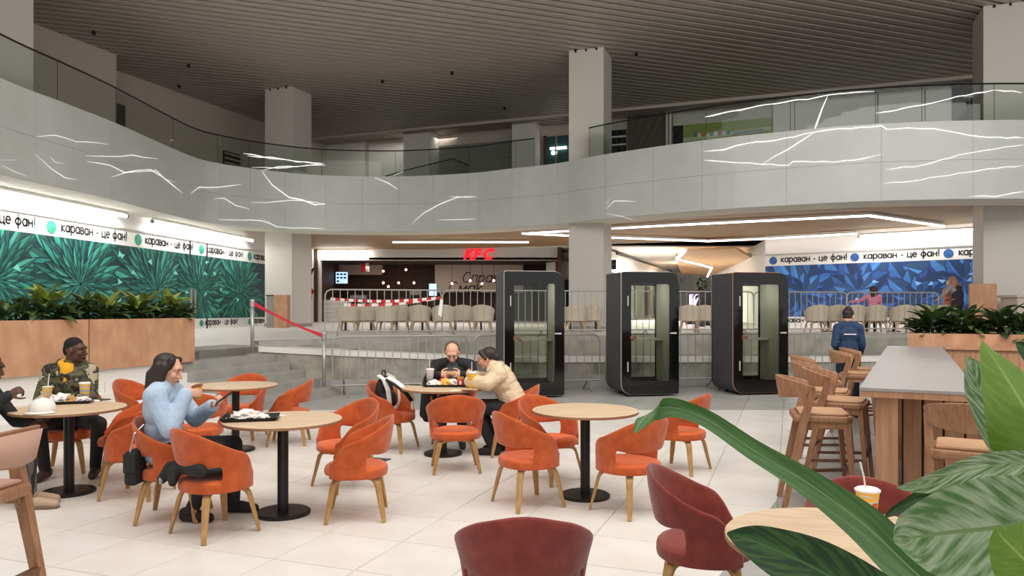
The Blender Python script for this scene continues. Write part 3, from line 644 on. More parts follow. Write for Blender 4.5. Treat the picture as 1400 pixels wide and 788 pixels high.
sgn = thing('shop_sign', 'red glowing slanted three letter shop sign on the white band', 'sign', (sx(633), SY-.06, sz(355)))
for k, ch in enumerate('KFC'):
    o = link('letter', font_text('letter', ch, .78, 'logo_red', .05, .28), sgn); o.matrix_basis = frame((k*.5, 0, 0), (1, 0, 0), (0, -1, 0))
bx2 = thing('light_box', 'overexposed white light box at the left end of the shop band', 'lamp', (sx(471), SY-.30, 4.44))
q = MB(); q.box((0, 0, 0), (sx(505)-sx(471), .1, .24)); q.build('diffuser', 'lamp_white', bx2); q = MB(); q.box((0, .06, .265), (sx(505)-sx(471), .12, .025)); q.build('housing', 'box_grey', bx2)
for k, (x, y, d) in enumerate([(524, 387, 42), (545, 387, 42.4), (566, 387, 42.8), (618, 388, 42), (643, 384, 42.4), (659, 388, 42.8), (675, 384, 42), (524, 371, 43), (555, 369, 43.4), (531, 392, 43.2)]):
    t = thing('pendant_lamp', 'small glowing globe pendant in the dark shop, %s of the row' % ['first', 'second', 'third', 'fourth', 'fifth', 'sixth', 'seventh', 'high left', 'high right', 'lowest'][k], 'lamp', (sx(x, d), d, sz(y, d)), 0, 'globe pendants in the shop')
    q = MB(); q.lathe([(.01, -.07), (.05, -.05), (.07, 0), (.05, .05), (.02, .07)], 12); q.build('globe', 'bulb', t, smooth=True); q = MB(); q.sweep([(0, 0, .09), (0, 0, sz(357)-sz(y, d))], .012); q.build('cord', 'black', t)
cn = thing('shop_counter', 'pale slatted counter at the left of the shop', 'counter', (sx(455, 41), 41, P))
for k in range(5): q = MB(); q.box((0, 0, .12+k*.24), (.9, .4, .112)); q.build('plank', 'step_white', cn)
q = MB(); q.box((0, 0, 1.24), (.95, .45, .03)); q.build('counter_top', 'dark_wood', cn)
q = MB(); q.box((0, 0, .04), (.86, .36, .04)); q.build('plinth', 'black', cn)
for k, (x0, x1, zz, m) in enumerate([(480, 502, 1.5, 'steel'), (505, 521, 1.25, 'black_metal'), (523, 540, 1.2, 'red'), (545, 560, 1.35, 'dark_wood'), (561, 576, 1.75, 'box_grey')]):
    t = thing('kitchen_unit', '%s standing on the shop floor, %s from the slatted counter' % (['steel kitchen cabinet', 'black kitchen cabinet', 'red kitchen cabinet', 'brown kitchen cabinet', 'tall grey kitchen cabinet'][k], ['first', 'second', 'third', 'fourth', 'fifth'][k]), 'cabinet', (sx((x0+x1)/2, 43.5), 43.5, P))
    w2 = (sx(x1, 43.5)-sx(x0, 43.5))/2
    q = MB(); q.box((0, 0, zz/2), (w2, .35, zz/2)); q.build('body', m, t, bevel=.02); q = MB(); q.box((0, -.36, zz*.5), (w2*.8, .02, zz*.36)); q.build('door', 'near_black' if k % 2 == 0 else 'warm_paint', t); q = MB(); q.box((w2*.5, -.40, zz*.55), (.02, .02, .14)); q.build('handle', 'steel', t)
t = thing('order_screen', 'bright upright ordering screen in the shop', 'screen', (sx(592, 41), 41, P))
q = MB(); q.box((0, 0, .7), (.06, .05, .7)); q.build('post', 'black_metal', t); q = MB(); q.box((0, 0, 1.75), (.24, .05, .36)); q.build('frame', 'black_metal', t); q = MB(); q.box((0, -.055, 1.75), (.21, .008, .33)); q.build('screen', 'screen_glow', t)
# red and black painted marks on the pier beside the shop
mk = thing('painted_marks', 'red and black angular marks on the white pier beside the shop', 'sign', (sx(427), SY-.52, P))
def ztri(pts, m, nm):
    q = MB(); P2 = [Vector(((x-427)/FPX*SY, -.0, sz(y)-P)) for x, y in pts]; q.face(P2); q.face([p+Vector((0, .01, 0)) for p in reversed(P2)]); q.build(nm, m, mk)
ztri([(425, 360), (430, 364), (427, 369)], 'red', 'red_mark'); ztri([(428, 370), (434, 366), (426, 385)], 'black', 'black_mark'); ztri([(420, 395), (425, 397), (424, 408), (420, 411)], 'black', 'black_mark'); ztri([(425, 398), (430, 394), (433, 400), (426, 409)], 'red', 'red_mark'); ztri([(426, 411), (431, 404), (428, 416)], 'red', 'red_mark')
# ---- LED lines in the lower ceiling
def led(pts, z, label):
    P3 = [zpx(x, y, z) for x, y in pts]; t = thing('led_line', label, 'lamp', P3[0])
    q = MB()
    for a, c in zip(P3[:-1], P3[1:]):
        d = (c-a).normalized(); n2 = UP.cross(d).normalized(); q.box((a+c)/2-P3[0], ((c-a).length/2+.03, .045, .03), 0, d, n2)
    q.build('diffuser', 'led_line', t)
    q = MB()
    for a, c in zip(P3[:-1], P3[1:]):
        d = (c-a).normalized(); n2 = UP.cross(d).normalized(); q.box((a+c)/2-P3[0]+UP*.05, ((c-a).length/2+.04, .09, .03), 0, d, n2)
    q.build('profile', 'white_plastic', t)
    return t
led([(538, 331.5), (722, 331.5)], 4.64, 'straight white light line in the wooden ceiling above the shop'); led([(715, 319.5), (900, 309), (1188, 295), (1290, 309.5)], 4.64, 'longest bent white light line in the wooden ceiling'); led([(715, 319.5), (835, 325), (968, 330), (1040, 327), (1170, 319.5)], 4.62, 'lower white light line in the wooden ceiling, meeting the longest one')
for i, (x, y, e, sx_, sy_) in enumerate([(-4, 33, 110, 7, .4), (4, 31, 110, 7, .4), (11, 28.5, 110, 7, .4), (-4, 22 if False else 37, 60, 7, .4), (9, 42, 700, 5, 1), (14, 52, 900, 5, 1)]): area('terrace_fill', (x, y, 4.5), sx_, sy_, e)  # unseen area lights added along the light lines and to brighten the corridor
area('shop_lamp', (sx(560, 42), 42, 4.0), 5, .5, 22, color=(1, .8, .62))
area('gallery_fill', (-4, 36.3, 9.9), 10, .5, 40)  # unseen light added to lift the upper back wall
# ---- bent timber raft further back, with its zigzag light
rf = thing('ceiling_raft', 'angular pale wooden ceiling raft with zigzag edge beyond the booths', 'ceiling panel', (9, 38, 4.2))
pts = [zpx(x, y, 4.25)-Vector((9, 38, 4.2)) for x, y in ((925, 354), (936, 342), (1006, 339.5), (1035, 356), (1011, 371), (967, 379), (931, 373))]
b = MB(); b.prism([p.xy[:] for p in pts], 0, .12); b.build('panel', 'raft_wood', rf)
for a in (0, 3): q = MB(); q.sweep([pts[a]+UP*.1, pts[a]+UP*.55], .02); q.build('hanger', 'black_metal', rf)
led([(937, 343), (926, 354.5), (973, 366.5), (967, 379)], 4.12, 'zigzag white light line on the angular timber raft')
# ---- bright corridor of shops behind
co = struct('wall_corridor')
def vwall(a, c, z0, z1, m, nm, th=.1):
    a, c = Vector((*a, 0)), Vector((*c, 0)); d = (c-a).normalized(); nn = Vector((-d.y, d.x, 0)); q = MB(); q.box((a+c)/2+UP*((z0+z1)/2), ((c-a).length/2, th, (z1-z0)/2), 0, d, nn); return q.build(nm, m, co)
vwall((4.4, 37.5), (14.5, 66), 3.6, 4.7, 'bright_paint', 'shop_band'); vwall((4.6, 38.6), (14.7, 67), P, 3.6, 'shutter', 'shop_glass', .05)
vwall((2.0, 42), (4.4, 38.5), 3.2, 4.7, 'bright_paint', 'shop_band'); vwall((2.0, 42), (4.4, 38.5), P, 3.3, 'shutter_dark', 'shop_front')
vwall((13, 67), (26, 67), P, 5, 'bright_paint', 'end_wall'); vwall((11.4, 33.2), (17, 66), P, 4.7, 'bright_paint', 'right_wall')
for k in range(7):
    t0 = .06+k*.135; a = Vector((4.6, 38.6, 0)).lerp(Vector((14.7, 67, 0)), t0)+Vector((.15, -.05, 0)); q = MB(); q.box(a+UP*2.2, (.5+.1*k, .04, 1.0), 0, Vector((10.1, 28.4, 0)).normalized(), Vector((28.4, -10.1, 0)).normalized()); q.build('shop_window', ['near_black', 'bright_paint', 'box_grey', 'dark_wood'][k % 4], co)
q = MB(); q.sweep([zpx(838, 347, 4.5)+Vector((.2, 0, 0)), zpx(915, 371, 4.5)+Vector((.2, 0, 0))], .06); q.build('gallery_rail', 'black_metal', co)
t = thing('hanging_speaker', 'small black box hanging on the white band behind the column', 'speaker', px(839, 362, 37.5)); q = MB(); q.box((0, 0, 0), (.12, .1, .24)); q.build('cabinet', 'black', t, bevel=.02); q = MB(); q.box((0, .2, .1), (.03, .25, .03)); q.build('bracket', 'black_metal', t); q = MB(); q.lathe([(.08, 0), (.06, .02)], 12); o = q.build('cone', 'charcoal', t); o.rotation_euler = (math.pi/2, 0, 0); o.location = (0, -.1, 0)
t = thing('hanging_speaker', 'small dark box hanging on the white wall beside the angular raft', 'speaker', px(934, 384, 48)); q = MB(); q.box((0, 0, 0), (.16, .1, .18)); q.build('cabinet', 'charcoal', t, bevel=.02); q = MB(); q.box((0, .3, .1), (.03, .3, .03)); q.build('bracket', 'black_metal', t)
t = thing('advert_stand', 'upright violet lit advertising screen beyond the terrace', 'screen', (px(950, 0, 34).x, 34, P)); q = MB(); q.box((0, 0, .06), (.4, .2, .06)); q.build('foot', 'black_metal', t); q = MB(); q.box((0, 0, .75), (.34, .06, .65)); q.build('frame', 'near_black', t); q = MB(); q.box((0, -.065, .78), (.28, .008, .58)); q.build('screen', 'screen_violet', t)
t = thing('kiosk', 'orange brown kiosk cabinet seen between the first two booths', 'kiosk', (px(800, 0, 33).x, 33, P)); q = MB(); q.box((0, 0, .65), (.55, .35, .65)); q.build('body', 'ply', t, bevel=.02); q = MB(); q.box((0, -.36, .7), (.25, .02, .45)); q.build('front_panel', 'near_black', t); q = MB(); q.box((0, 0, 1.33), (.6, .4, .03)); q.build('top', 'dark_wood', t)
t = thing('black_pod_chair', 'rounded black high-backed seat beyond the terrace barriers', 'chair', (px(968, 0, 31).x, 31, P)); q = MB(); q.lathe([(.45, 0), (.5, .3), (.48, .9), (.3, 1.35), (.05, 1.5)], 16); q.build('shell', 'black', t, smooth=True); q = MB(); q.lathe([(.35, 0), (.35, .08)], 16, (0, -.2, .4)); q.build('cushion', 'charcoal', t)
# ---- wooden boxes beside the columns
t = thing('wooden_board', 'tall plywood board leaning beside the right column', 'board', (px(1342, 0, 20).x, 19.95, P)); q = MB(); q.box((0, 0, .68), (.36, .04, .68)); q.build('board_sheet', 'ply', t, bevel=.008); q = MB(); q.box((0, .25, .03), (.3, .25, .03)); q.build('foot', 'ply', t); q = MB(); q.sweep([(0, .04, 1.0), (0, .45, .06)], .02); q.build('strut', 'stool_dark', t)
t = thing('sign_stand', 'plywood stand with grey glass front beside the left column', 'stand', (-8.55, 27.3, P)); q = MB(); q.box((.14, 0, .6), (.24, .2, .6)); q.build('cabinet', 'ply', t, bevel=.01); q = MB(); q.box((-.26, -.05, .58), (.14, .03, .58)); q.build('glass_front', 'box_grey', t); q = MB(); q.box((-.26, -.05, 1.18), (.16, .05, .02)); q.build('top_trim', 'black', t)
t = thing('service_desk', 'beige counter end beside the right column', 'counter', (px(1392, 0, 19.9).x, 19.9, P)); q = MB(); q.box((.2, 0, .5), (.45, .35, .5)); q.build('body', 'warm_paint', t, bevel=.02); q = MB(); q.box((.2, 0, 1.02), (.5, .4, .03)); q.build('top', 'beige_shell', t)
# ================================================================ glass balustrade on the balcony
gb = thing('glass_balustrade', 'green tinted glass balustrade with thin dark handrail along the balcony edge', 'railing')
pc = [arc_px(v) for v in (3, 83, 163, 240, 300, 342, 440, 540, 640)]; pc2 = [arc_px(v) for v in (803, 841, 964, 1080, 1198, 1262, 1362)]
pc = [pc[0]-4.2, pc[0]-2.1]+pc+[pc[-1]+1.9, pc[-1]+2.6]; pc2 = pc2+[pc2[-1]+2.3, pc2[-1]+4.6]
for row in (pc, pc2):
    for a, c in zip(row[:-1], row[1:]):
        q = MB(); k = 5
        for i in range(k):
            s0_, s1_ = a+.008+(c-a-.016)*i/k, a+.008+(c-a-.016)*(i+1)/k
            p0, p1 = arc(s0_, .07)[0], arc(s1_, .07)[0]; q.face([p0+UP*(Z2-.02), p1+UP*(Z2-.02), p1+UP*7.33, p0+UP*7.33])
        q.build('glass_pane', 'rail_glass', gb)
    q = MB(); q.sweep([arc(row[0]+(row[-1]-row[0])*i/60, .07)[0]+UP*7.34 for i in range(61)], .022, 6); q.build('handrail', 'black_metal', gb)
    for s in row: q = MB(); p = arc(s, .085)[0]; q.box(p+UP*((Z2+7.33)/2), (.005, .005, (7.33-Z2)/2)); q.build('glass_edge', 'near_black', gb)
gbo = gb
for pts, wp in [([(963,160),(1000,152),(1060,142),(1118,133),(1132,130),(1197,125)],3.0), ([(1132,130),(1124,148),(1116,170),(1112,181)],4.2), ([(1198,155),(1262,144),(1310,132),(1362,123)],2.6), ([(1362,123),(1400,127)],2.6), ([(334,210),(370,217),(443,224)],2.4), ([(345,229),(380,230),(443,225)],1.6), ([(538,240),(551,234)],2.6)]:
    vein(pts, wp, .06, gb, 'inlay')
# ---- return glass of the gallery seen through the first one
t = thing('gallery_barrier', 'short glass barrier with dark sloping rail further inside the gallery', 'railing', (0, 0, 0))
gp = [zpx(527, 240, 6.6)+Vector((0, 6, 0))] 
gp = [px(527, 241, 31), px(562, 231, 31), px(620, 217, 31), px(640, 226, 31.5)]
q = MB(); q.sweep(gp, .022, 6); q.build('handrail', 'black_metal', t)
for a, c in ((0, 1), (1, 2), (2, 3)):
    q = MB(); q.face([Vector((gp[a].x, gp[a].y, Z2-.1)), Vector((gp[c].x, gp[c].y, Z2-.1)), gp[c], gp[a]]); q.build('glass_pane', 'rail_glass', t)
# ================================================================ crowd barriers
def make_barrier(wd):
    t = thing('crowd_barrier', 'x', 'barrier'); r = .12; h0, h1 = .2, 1.1
    fr = [(-wd/2, 0, h0), (-wd/2, 0, h1-r), (-wd/2+r*.3, 0, h1-r*.3), (-wd/2+r, 0, h1), (wd/2-r, 0, h1), (wd/2-r*.3, 0, h1-r*.3), (wd/2, 0, h1-r), (wd/2, 0, h0)]
    q = MB(); q.sweep(fr, .019, 6, closed=True); q.build('frame', 'galv', t, smooth=True)
    bm_ = MB(); bm_.sweep([(0, 0, h0), (0, 0, h1)], .009, 5); me = bm_.mesh('bar', 'galv')
    k = 16
    for i in range(1, k): link('bar', me, t, (-wd/2+wd*i/k, 0, 0))
    f = MB(); f.sweep([(0, -.32, .012), (0, -.27, .03), (0, 0, .2), (0, .27, .03), (0, .32, .012)], .016, 5); fm = f.mesh('foot', 'galv')
    for s in (-1, 1): link('foot', fm, t, (s*(wd/2-.25), 0, 0))
    return t
def lineat(poly, x):
    for p, q in zip(poly[:-1], poly[1:]):
        if p[0] <= x <= q[0]: return p[1]+(q[1]-p[1])*(x-p[0])/(q[0]-p[0])
    return poly[-1][1]
bar0 = None
ordn = ['first', 'second', 'third', 'fourth', 'fifth', 'sixth', 'seventh']
xs = [(-3.32+k*2.58) for k in range(4)]
for k, x in enumerate(xs):
    xa, xb = x, x+2.5; ya, yb = lineat(LOW, xa)-.40, lineat(LOW, xb)-.40; lab = 'grey steel crowd barrier on the hall floor before the rough wall, %s from the left' % ordn[k]
    loc = ((xa+xb)/2, (ya+yb)/2, 0); rz = math.atan2(yb-ya, xb-xa)
    if bar0 is None: bar0 = make_barrier(2.5); bar0['label'] = lab; bar0['group'] = 'barriers on the hall floor'; bar0.location = loc; bar0.rotation_euler = (0, 0, rz)
    else: again(bar0, loc, rz, lab, 'barriers on the hall floor')
x = -3.94
for k in range(6):
    xa, xb = x+k*2.457, x+(k+1)*2.457-.12; ya, yb = lineat(EDGE, xa)+.45, lineat(EDGE, xb)+.45
    if k == 0: ya += .75
    again(bar0, ((xa+xb)/2, (ya+yb)/2, P), math.atan2(yb-ya, xb-xa), 'grey steel crowd barrier up on the terrace edge, %s from the left' % ordn[k], 'barriers on the terrace')
# red and white hazard tape tied to the first terrace barriers
t = thing('hazard_tape', 'red and white striped warning tape strung along the terrace barrier', 'tape', (0, 0, 0))
pa, pb, pc_ = px(452, 409, 16.1), px(602, 407.5, 16.2), px(470, 417, 16.15)
def tape(a, c, n, nm):
    for i in range(n):
        q = MB(); s = lambda t_: a.lerp(c, t_)-UP*(.06*math.sin(math.pi*t_)); p0, p1 = s(i/n), s((i+1)/n); q.face([p0-UP*.03, p1-UP*.03, p1+UP*.03, p0+UP*.03]); q.build('red_stripe' if i % 2 else 'white_stripe', 'red' if i % 2 else 'white_plastic', t)
tape(pa, pb, 24, 'tape'); tape(pc_, pb, 14, 'tape')
q = MB(); q.face([pb-UP*.02, pb+Vector((.06, 0, -.04)), pb+Vector((.03, -.02, -.42)), pb+Vector((-.05, -.02, -.36))]); q.build('white_stripe', 'white_plastic', t)
# ---- belt posts on the steps with a red ribbon
def stanchion(loc, label):
    t = thing('belt_post', label, 'barrier post', loc)
    q = MB(); q.lathe([(.17, 0), (.17, .018), (.05, .035)], 24); q.build('base', 'steel', t, smooth=False); q = MB(); q.lathe([(.033, .03), (.033, .90)], 16); q.build('post', 'steel', t, smooth=True); q = MB(); q.lathe([(.045, .88), (.045, 1.0), (.04, 1.02)], 16); q.build('head', 'steel', t); return t
s_a = Vector((-5.15, 14.95, 0)); 
s_a = gpx(345, 485, .76); s_b = gpx(443, 531, .155)
stanchion(s_a, 'steel belt post on the upper step beside the left planter'); stanchion(s_b, 'steel belt post on the lowest step by the rough wall')
t = thing('red_ribbon', 'red ribbon hanging between the two steel posts on the steps', 'ribbon', (0, 0, 0)); q = MB()
a, c = s_a+UP*.96, s_b+UP*.95; q.sweep([a.lerp(c, i/12)-UP*(.035*math.sin(math.pi*i/12)) for i in range(13)], [1, .9, .7, .6, .6, .6, .6, .6, .6, .6, .7, .9, 1.1], flat=(.005, .035, (0, 0, 1))); q.build('ribbon_band', 'red_ribbon', t)
# ================================================================ three phone booths
def rrect(w2, z0, z1, r, n=6, rb=None):
    """closed outline; with rb the lower right and upper left corners get that tighter radius"""
    pts = []; rb = r if rb is None else rb
    for cx, cz, a0, rr in ((w2, z0, -90, rb), (w2, z1, 0, r), (-w2, z1, 90, rb), (-w2, z0, 180, r)):
        ox = cx-math.copysign(rr, cx); oz = cz+(rr if cz == z0 else -rr)
        for i in range(n+1): a = math.radians(a0+90*i/n); pts.append((ox+rr*math.cos(a), oz+rr*math.sin(a)))
    return pts
def make_booth(trim, label):
    W, D, H = 1.1, .92, 2.28; t = thing('phone_booth', label, 'booth'); t['group'] = 'black booths'
    o = rrect(W/2, .04, H, .2, rb=.03); i = rrect(W/2-.05, .09, H-.05, .16, rb=.02); n = len(o)
    def ring(a, c, y0, y1, nm, m, sm=False):
        q = MB()
        for k in range(n):
            k2 = (k+1) % n; A0, A1, C0, C1 = a[k], a[k2], c[k], c[k2]
            q.face([(A0[0], y0, A0[1]), (A1[0], y0, A1[1]), (A1[0], y1, A1[1]), (A0[0], y1, A0[1])]); q.face([(C1[0], y0, C1[1]), (C0[0], y0, C0[1]), (C0[0], y1, C0[1]), (C1[0], y1, C1[1])])
            q.face([(C0[0], y0, C0[1]), (C1[0], y0, C1[1]), (A1[0], y0, A1[1]), (A0[0], y0, A0[1])]); q.face([(A0[0], y1, A0[1]), (A1[0], y1, A1[1]), (C1[0], y1, C1[1]), (C0[0], y1, C0[1])])
        return q.build(nm, m, t)
    ring(o, i, .03, D-.03, 'shell', 'pod_side')
    # front and back faces: black glazed frames with a clear pane
    gx0, gx1, gz0, gz1 = -.375, .375, .28, 2.06
    def face_frame(y, nm, gx0, gx1):
        q = MB(); m_ = rrect((gx1-gx0)/2, gz0, gz1, .03, 6); m_ = [(p[0]+(gx0+gx1)/2, p[1]) for p in m_]
        for k in range(n):
            k2 = (k+1) % n
            for yy, fl in ((y, 0), (y+.04, 1)):
                f = [(o[k][0], yy, o[k][1]), (o[k2][0], yy, o[k2][1]), (m_[k2][0], yy, m_[k2][1]), (m_[k][0], yy, m_[k][1])]; q.face(f if not fl else f[::-1])
            q.face([(o[k][0], y, o[k][1]), (o[k][0], y+.04, o[k][1]), (o[k2][0], y+.04, o[k2][1]), (o[k2][0], y, o[k2][1])]); q.face([(m_[k][0], y, m_[k][1]), (m_[k2][0], y, m_[k2][1]), (m_[k2][0], y+.04, m_[k2][1]), (m_[k][0], y+.04, m_[k][1])])
        return q.build(nm, 'black_gloss', t)
    ff = face_frame(0, 'front_frame', gx0, gx1); face_frame(D-.04, 'back_frame', -.45, .45)
    q = MB(); q.face([(gx0, .02, gz0), (gx1, .02, gz0), (gx1, .02, gz1), (gx0, .02, gz1)]); dr = q.build('door_pane', 'pod_glass', t)
    q = MB(); q.box((.42, -.05, 1.16), (.06, .012, .012)); q.box((.46, -.025, 1.16), (.014, .03, .014)); q.build('handle', 'alu', dr)
    q = MB(); q.box((gx0+.04, -.004, 1.08), (.06, .005, .03)); q.build('sticker', 'stool_dark', dr)
    for z in (.55, 1.75): q = MB(); q.box((gx0-.07, -.012, z), (.008, .012, .09)); q.build('hinge', 'alu', t)
    q = MB(); q.face([(-.45, D-.02, gz0), (.45, D-.02, gz0), (.45, D-.02, gz1), (-.45, D-.02, gz1)]); q.build('back_pane', 'pod_glass', t)
    q = MB(); q.box((W/2-.08, D/2, (H+.1)/2), (.02, D/2-.08, (H-.35)/2)); q.build('padding', 'pod_inside', t)
    q = MB(); q.box((-W/2+.08, D/2, (H+.1)/2), (.02, D/2-.08, (H-.35)/2)); q.build('padding', 'pod_inside', t)
    q = MB(); q.box((.16, D-.25, 1.02), (.3, .17, .018)); q.build('shelf', 'pod_inside', t)
    q = MB(); q.box((0, D/2, .1), (W/2-.1, D/2-.06, .015)); q.build('carpet', 'charcoal', t)
    q = MB(); q.sweep([(p[0]*1.004, .045, (p[1]-1.16)*1.003+1.16) for p in o], .008, 5, closed=True); q.build('edge_trim', trim, t)
    q = MB(); q.lathe([(.12, 0), (.12, .02)], 20, (0, D/2, H-.075)); q.build('ceiling_lamp', 'lamp_white', t)
    l = bpy.data.lights.new('booth_glow', 'AREA'); l.size = .3; l.energy = 3.2; l.color = (1, .97, .9); o_ = link('booth_glow', l, t); o_.location = (0, D/2, H-.09)
    for x in (-.3, .3):
        for y in (.15, D-.15): q = MB(); q.lathe([(.04, 0), (.04, .05)], 10, (x, y, 0)); q.build('foot', 'black_metal', t)
    return t
TH = math.radians(11.2)
for (xl, d, trim, lab) in ((-.13, 13.3, 'alu', 'black glass-doored phone booth with pale edge, behind the couple'), (2.0, 13.55, 'alu', 'black glass-doored phone booth in front of the middle column'), (4.11, 13.8, 'copper', 'black phone booth with copper edge line, nearest the bar')):
    t = make_booth(trim, lab); t.location = (xl+.55*math.cos(TH), d+.55*math.sin(TH), 0); t.rotation_euler = (0, 0, TH)
# ================================================================ FURNITURE
def lerp(a, b, t): return a+(b-a)*t
def sstep(a, b, x):
    t = min(1, max(0, (x-a)/(b-a))); return t*t*(3-2*t)
def make_shell_chair(shell_m, seat_m, leg_m, name='shell_chair', gap=66):
    """felt shell chair, faces local +y: a band round the back that comes down to the seat at the sides, an open gap at the back, bent wooden legs"""
    t = thing(name, 'x', 'chair')
    q = MB(); NT = 44; a_end = math.radians(138); rows = 7
    zs = lambda th: .46
    def ztop(th):
        a = abs(math.degrees(th)); return .785-.055*sstep(0, 62, a)-.125*sstep(35, 104, a)-.17*sstep(96, 138, a)
    def zgap1(th): return .500+.02*sstep(40, 80, abs(math.degrees(th)))
    def rad(th, z):
        a = abs(th); k = sstep(.40, .78, z); rx, ry = lerp(.245, .316, k), lerp(.235, .288, k); e = 2.2
        c, s = abs(math.sin(th)), abs(math.cos(th)); r = ((c/rx)**e+(s/ry)**e)**(-1/e)
        return r
    def P3(th, z): r = rad(th, z); return (r*math.sin(th), -r*math.cos(th)+.01, z)
    idx = {}
    for i in range(NT+1):
        th = -a_end+2*a_end*i/NT; zt = ztop(th); z0 = .325; zg0 = .392; zg1 = min(zgap1(th), zt-.005)
        lv = [z0, lerp(z0, zg0, .5), zg0, zg1, lerp(zg1, zt, .35), lerp(zg1, zt, .7), zt]
        if zt < zg1+.02: lv = [z0+(zt-z0)*k/6 for k in range(7)]
        for r_, z in enumerate(lv): idx[i, r_] = len(q.v); q.v.append(P3(th, z))
    for i in range(NT):
        thm = math.degrees(-a_end+2*a_end*(i+.5)/NT)
        for r_ in range(rows-1):
            if r_ == 2 and abs(thm) < gap: continue
            q.f.append((idx[i, r_], idx[i+1, r_], idx[i+1, r_+1], idx[i, r_+1])); q.m.append(0)
    o = q.build('backrest', shell_m, t, smooth=True)
    so_ = o.modifiers.new('s', 'SOLIDIFY'); so_.thickness = .022; so_.offset = 0
    su = o.modifiers.new('u', 'SUBSURF'); su.levels = 1; su.render_levels = 1; bake(o); o.data.polygons.foreach_set('use_smooth', [True]*len(o.data.polygons))
    # seat: a rounded pan inside the shell, padded on top
    q = MB(); nn = 36; rings = [(1.0, .345), (1.035, .372), (1.0, .398), (.82, .408), (.5, .404), (.15, .400)]
    base = 0
    for f, z in rings:
        for k in range(nn):
            th = 2*math.pi*k/nn; r = rad(th, .40)*f*.985; y = -r*math.cos(th)+.01; q.v.append((r*math.sin(th), y, z+(.012*sstep(.1, .25, y) if f > .4 else 0)-(.02*sstep(.16, .26, y) if f > .9 else 0)))
    for j in range(len(rings)-1):
        for k in range(nn): q.f.append((j*nn+k, j*nn+(k+1) % nn, (j+1)*nn+(k+1) % nn, (j+1)*nn+k)); q.m.append(0)
    q.f.append(tuple(range((len(rings)-1)*nn, len(rings)*nn))); q.m.append(0)
    b0 = len(q.v); 
    for k in range(nn): th = 2*math.pi*k/nn; r = rad(th, .40)*.7; q.v.append((r*math.sin(th), -r*math.cos(th)+.01, .318))
    for k in range(nn): q.f.append((b0+k, b0+(k+1) % nn, (k+1) % nn, k)); q.m.append(0)
    q.f.append(tuple(range(b0+nn-1, b0-1, -1))); q.m.append(0)
    q.build('seat', seat_m, t, smooth=True)
    for sx_, sy_ in ((1, 1), (-1, 1), (1, -1), (-1, -1)):
        q = MB(); A = Vector((.02*sx_, .03*sy_, .312)); B = Vector((.125*sx_, .125*sy_, .312)); E = Vector((.225*sx_, .215*sy_, 0)); pts = [A, B]
        d1 = (B-A).normalized(); d2 = (E-Vector((.158*sx_, .152*sy_, .312))).normalized(); Pc = Vector((.163*sx_, .157*sy_, .315)); Q2 = Pc+d2*.06
        for k in range(1, 6): u = k/6; pts.append(B*(1-u)**2+Pc*2*u*(1-u)+Q2*u*u)
        pts += [Q2, Q2.lerp(E, .5), E]; wd = [1.15]*7+[1.1, .95, .72]; wd = wd[:len(pts)]
        q.sweep(pts, wd, flat=(.023, .012, (sx_, sy_, .6))); l = q.build('leg', leg_m, t); bv = l.modifiers.new('b', 'BEVEL'); bv.width = .004; bake(l)
    return t
chair_o = make_shell_chair('felt_orange', 'felt_seat', 'oak_leg')
ORANGE = [  # x, y, facing (degrees, 0 = away from the camera, + to the left), label
 (-.56, 7.42, 8, 'orange felt chair seen squarely from behind at the couple\'s table'),
 (.13, 6.12, -62, 'orange felt chair at the near left of the empty middle table'),
 (.36, 7.0, -135, 'orange felt chair tucked behind the left side of the empty middle table'),
 (.93, 5.92, 38, 'orange felt chair at the near right of the empty middle table'),
 (1.68, 7.42, 52, 'orange felt chair furthest to the right, half behind the long leaf'),
 (-2.13, 5.35, -38, 'orange felt chair holding the black coat, nearest the camera at the tray table'),
 (-2.60, 5.75, -82, 'orange felt chair in which the woman in light blue sits'),
 (-3.22, 6.42, 88, 'orange felt chair directly behind the back of the woman in light blue'),
 (-3.62, 7.02, 118, 'orange felt chair between the camouflage jacket man and the woman, further from camera'),
 (-4.35, 8.75, -95, 'orange felt chair peeping out left of the head of the woman in light blue'),
 (-3.22, 7.62, 10, 'orange felt chair half hidden behind the phone of the woman in light blue'),
 (-3.36, 9.3, 176, 'orange felt chair facing the camera behind the far left table'),
 (-2.66, 8.9, 98, 'orange felt chair on the right side of the far left table'),
 (-1.50, 6.72, 132, 'orange felt chair at the right of the tray table, the further of two'),
 (-1.20, 5.78, 98, 'orange felt chair at the right of the tray table, the nearer of two'),
 (-1.36, 8.52, -108, 'orange felt chair with the black and white backpack'),
 (.02, 8.22, 84, 'orange felt chair under the woman in the cream puffer jacket'),
 (-.72, 9.05, 180, 'orange felt chair under the man in black, mostly hidden by the table'),
 (-4.42, 7.42, 190, 'orange felt chair under the man in the camouflage jacket'),
]
GO = 'orange felt chairs around the round tables'
for k, (x, y, a, lab) in enumerate(ORANGE):
    rz = math.radians(a)
    if k == 0: chair_o.location = (x, y, 0); chair_o.rotation_euler = (0, 0, rz); chair_o['label'] = lab; chair_o['group'] = GO
    else: again(chair_o, (x, y, 0), rz, lab, GO)
chair_r = make_shell_chair('felt_red', 'felt_red_seat', 'oak_leg')
RED = [(.05, 3.22, 0, 'dark red felt chair seen from behind at the bottom edge'), (.99, 3.88, -104, 'dark red felt chair seen from its side, left of the foreground table'), (1.66, 3.40, 172, 'dark red felt chair facing the camera behind the foreground table')]
for k, (x, y, a, lab) in enumerate(RED):
    if k == 0: chair_r.location = (x, y, 0); chair_r.rotation_euler = (0, 0, math.radians(a)); chair_r['label'] = lab; chair_r['group'] = 'dark red felt chairs'
    else: again(chair_r, (x, y, 0), math.radians(a), lab, 'dark red felt chairs')
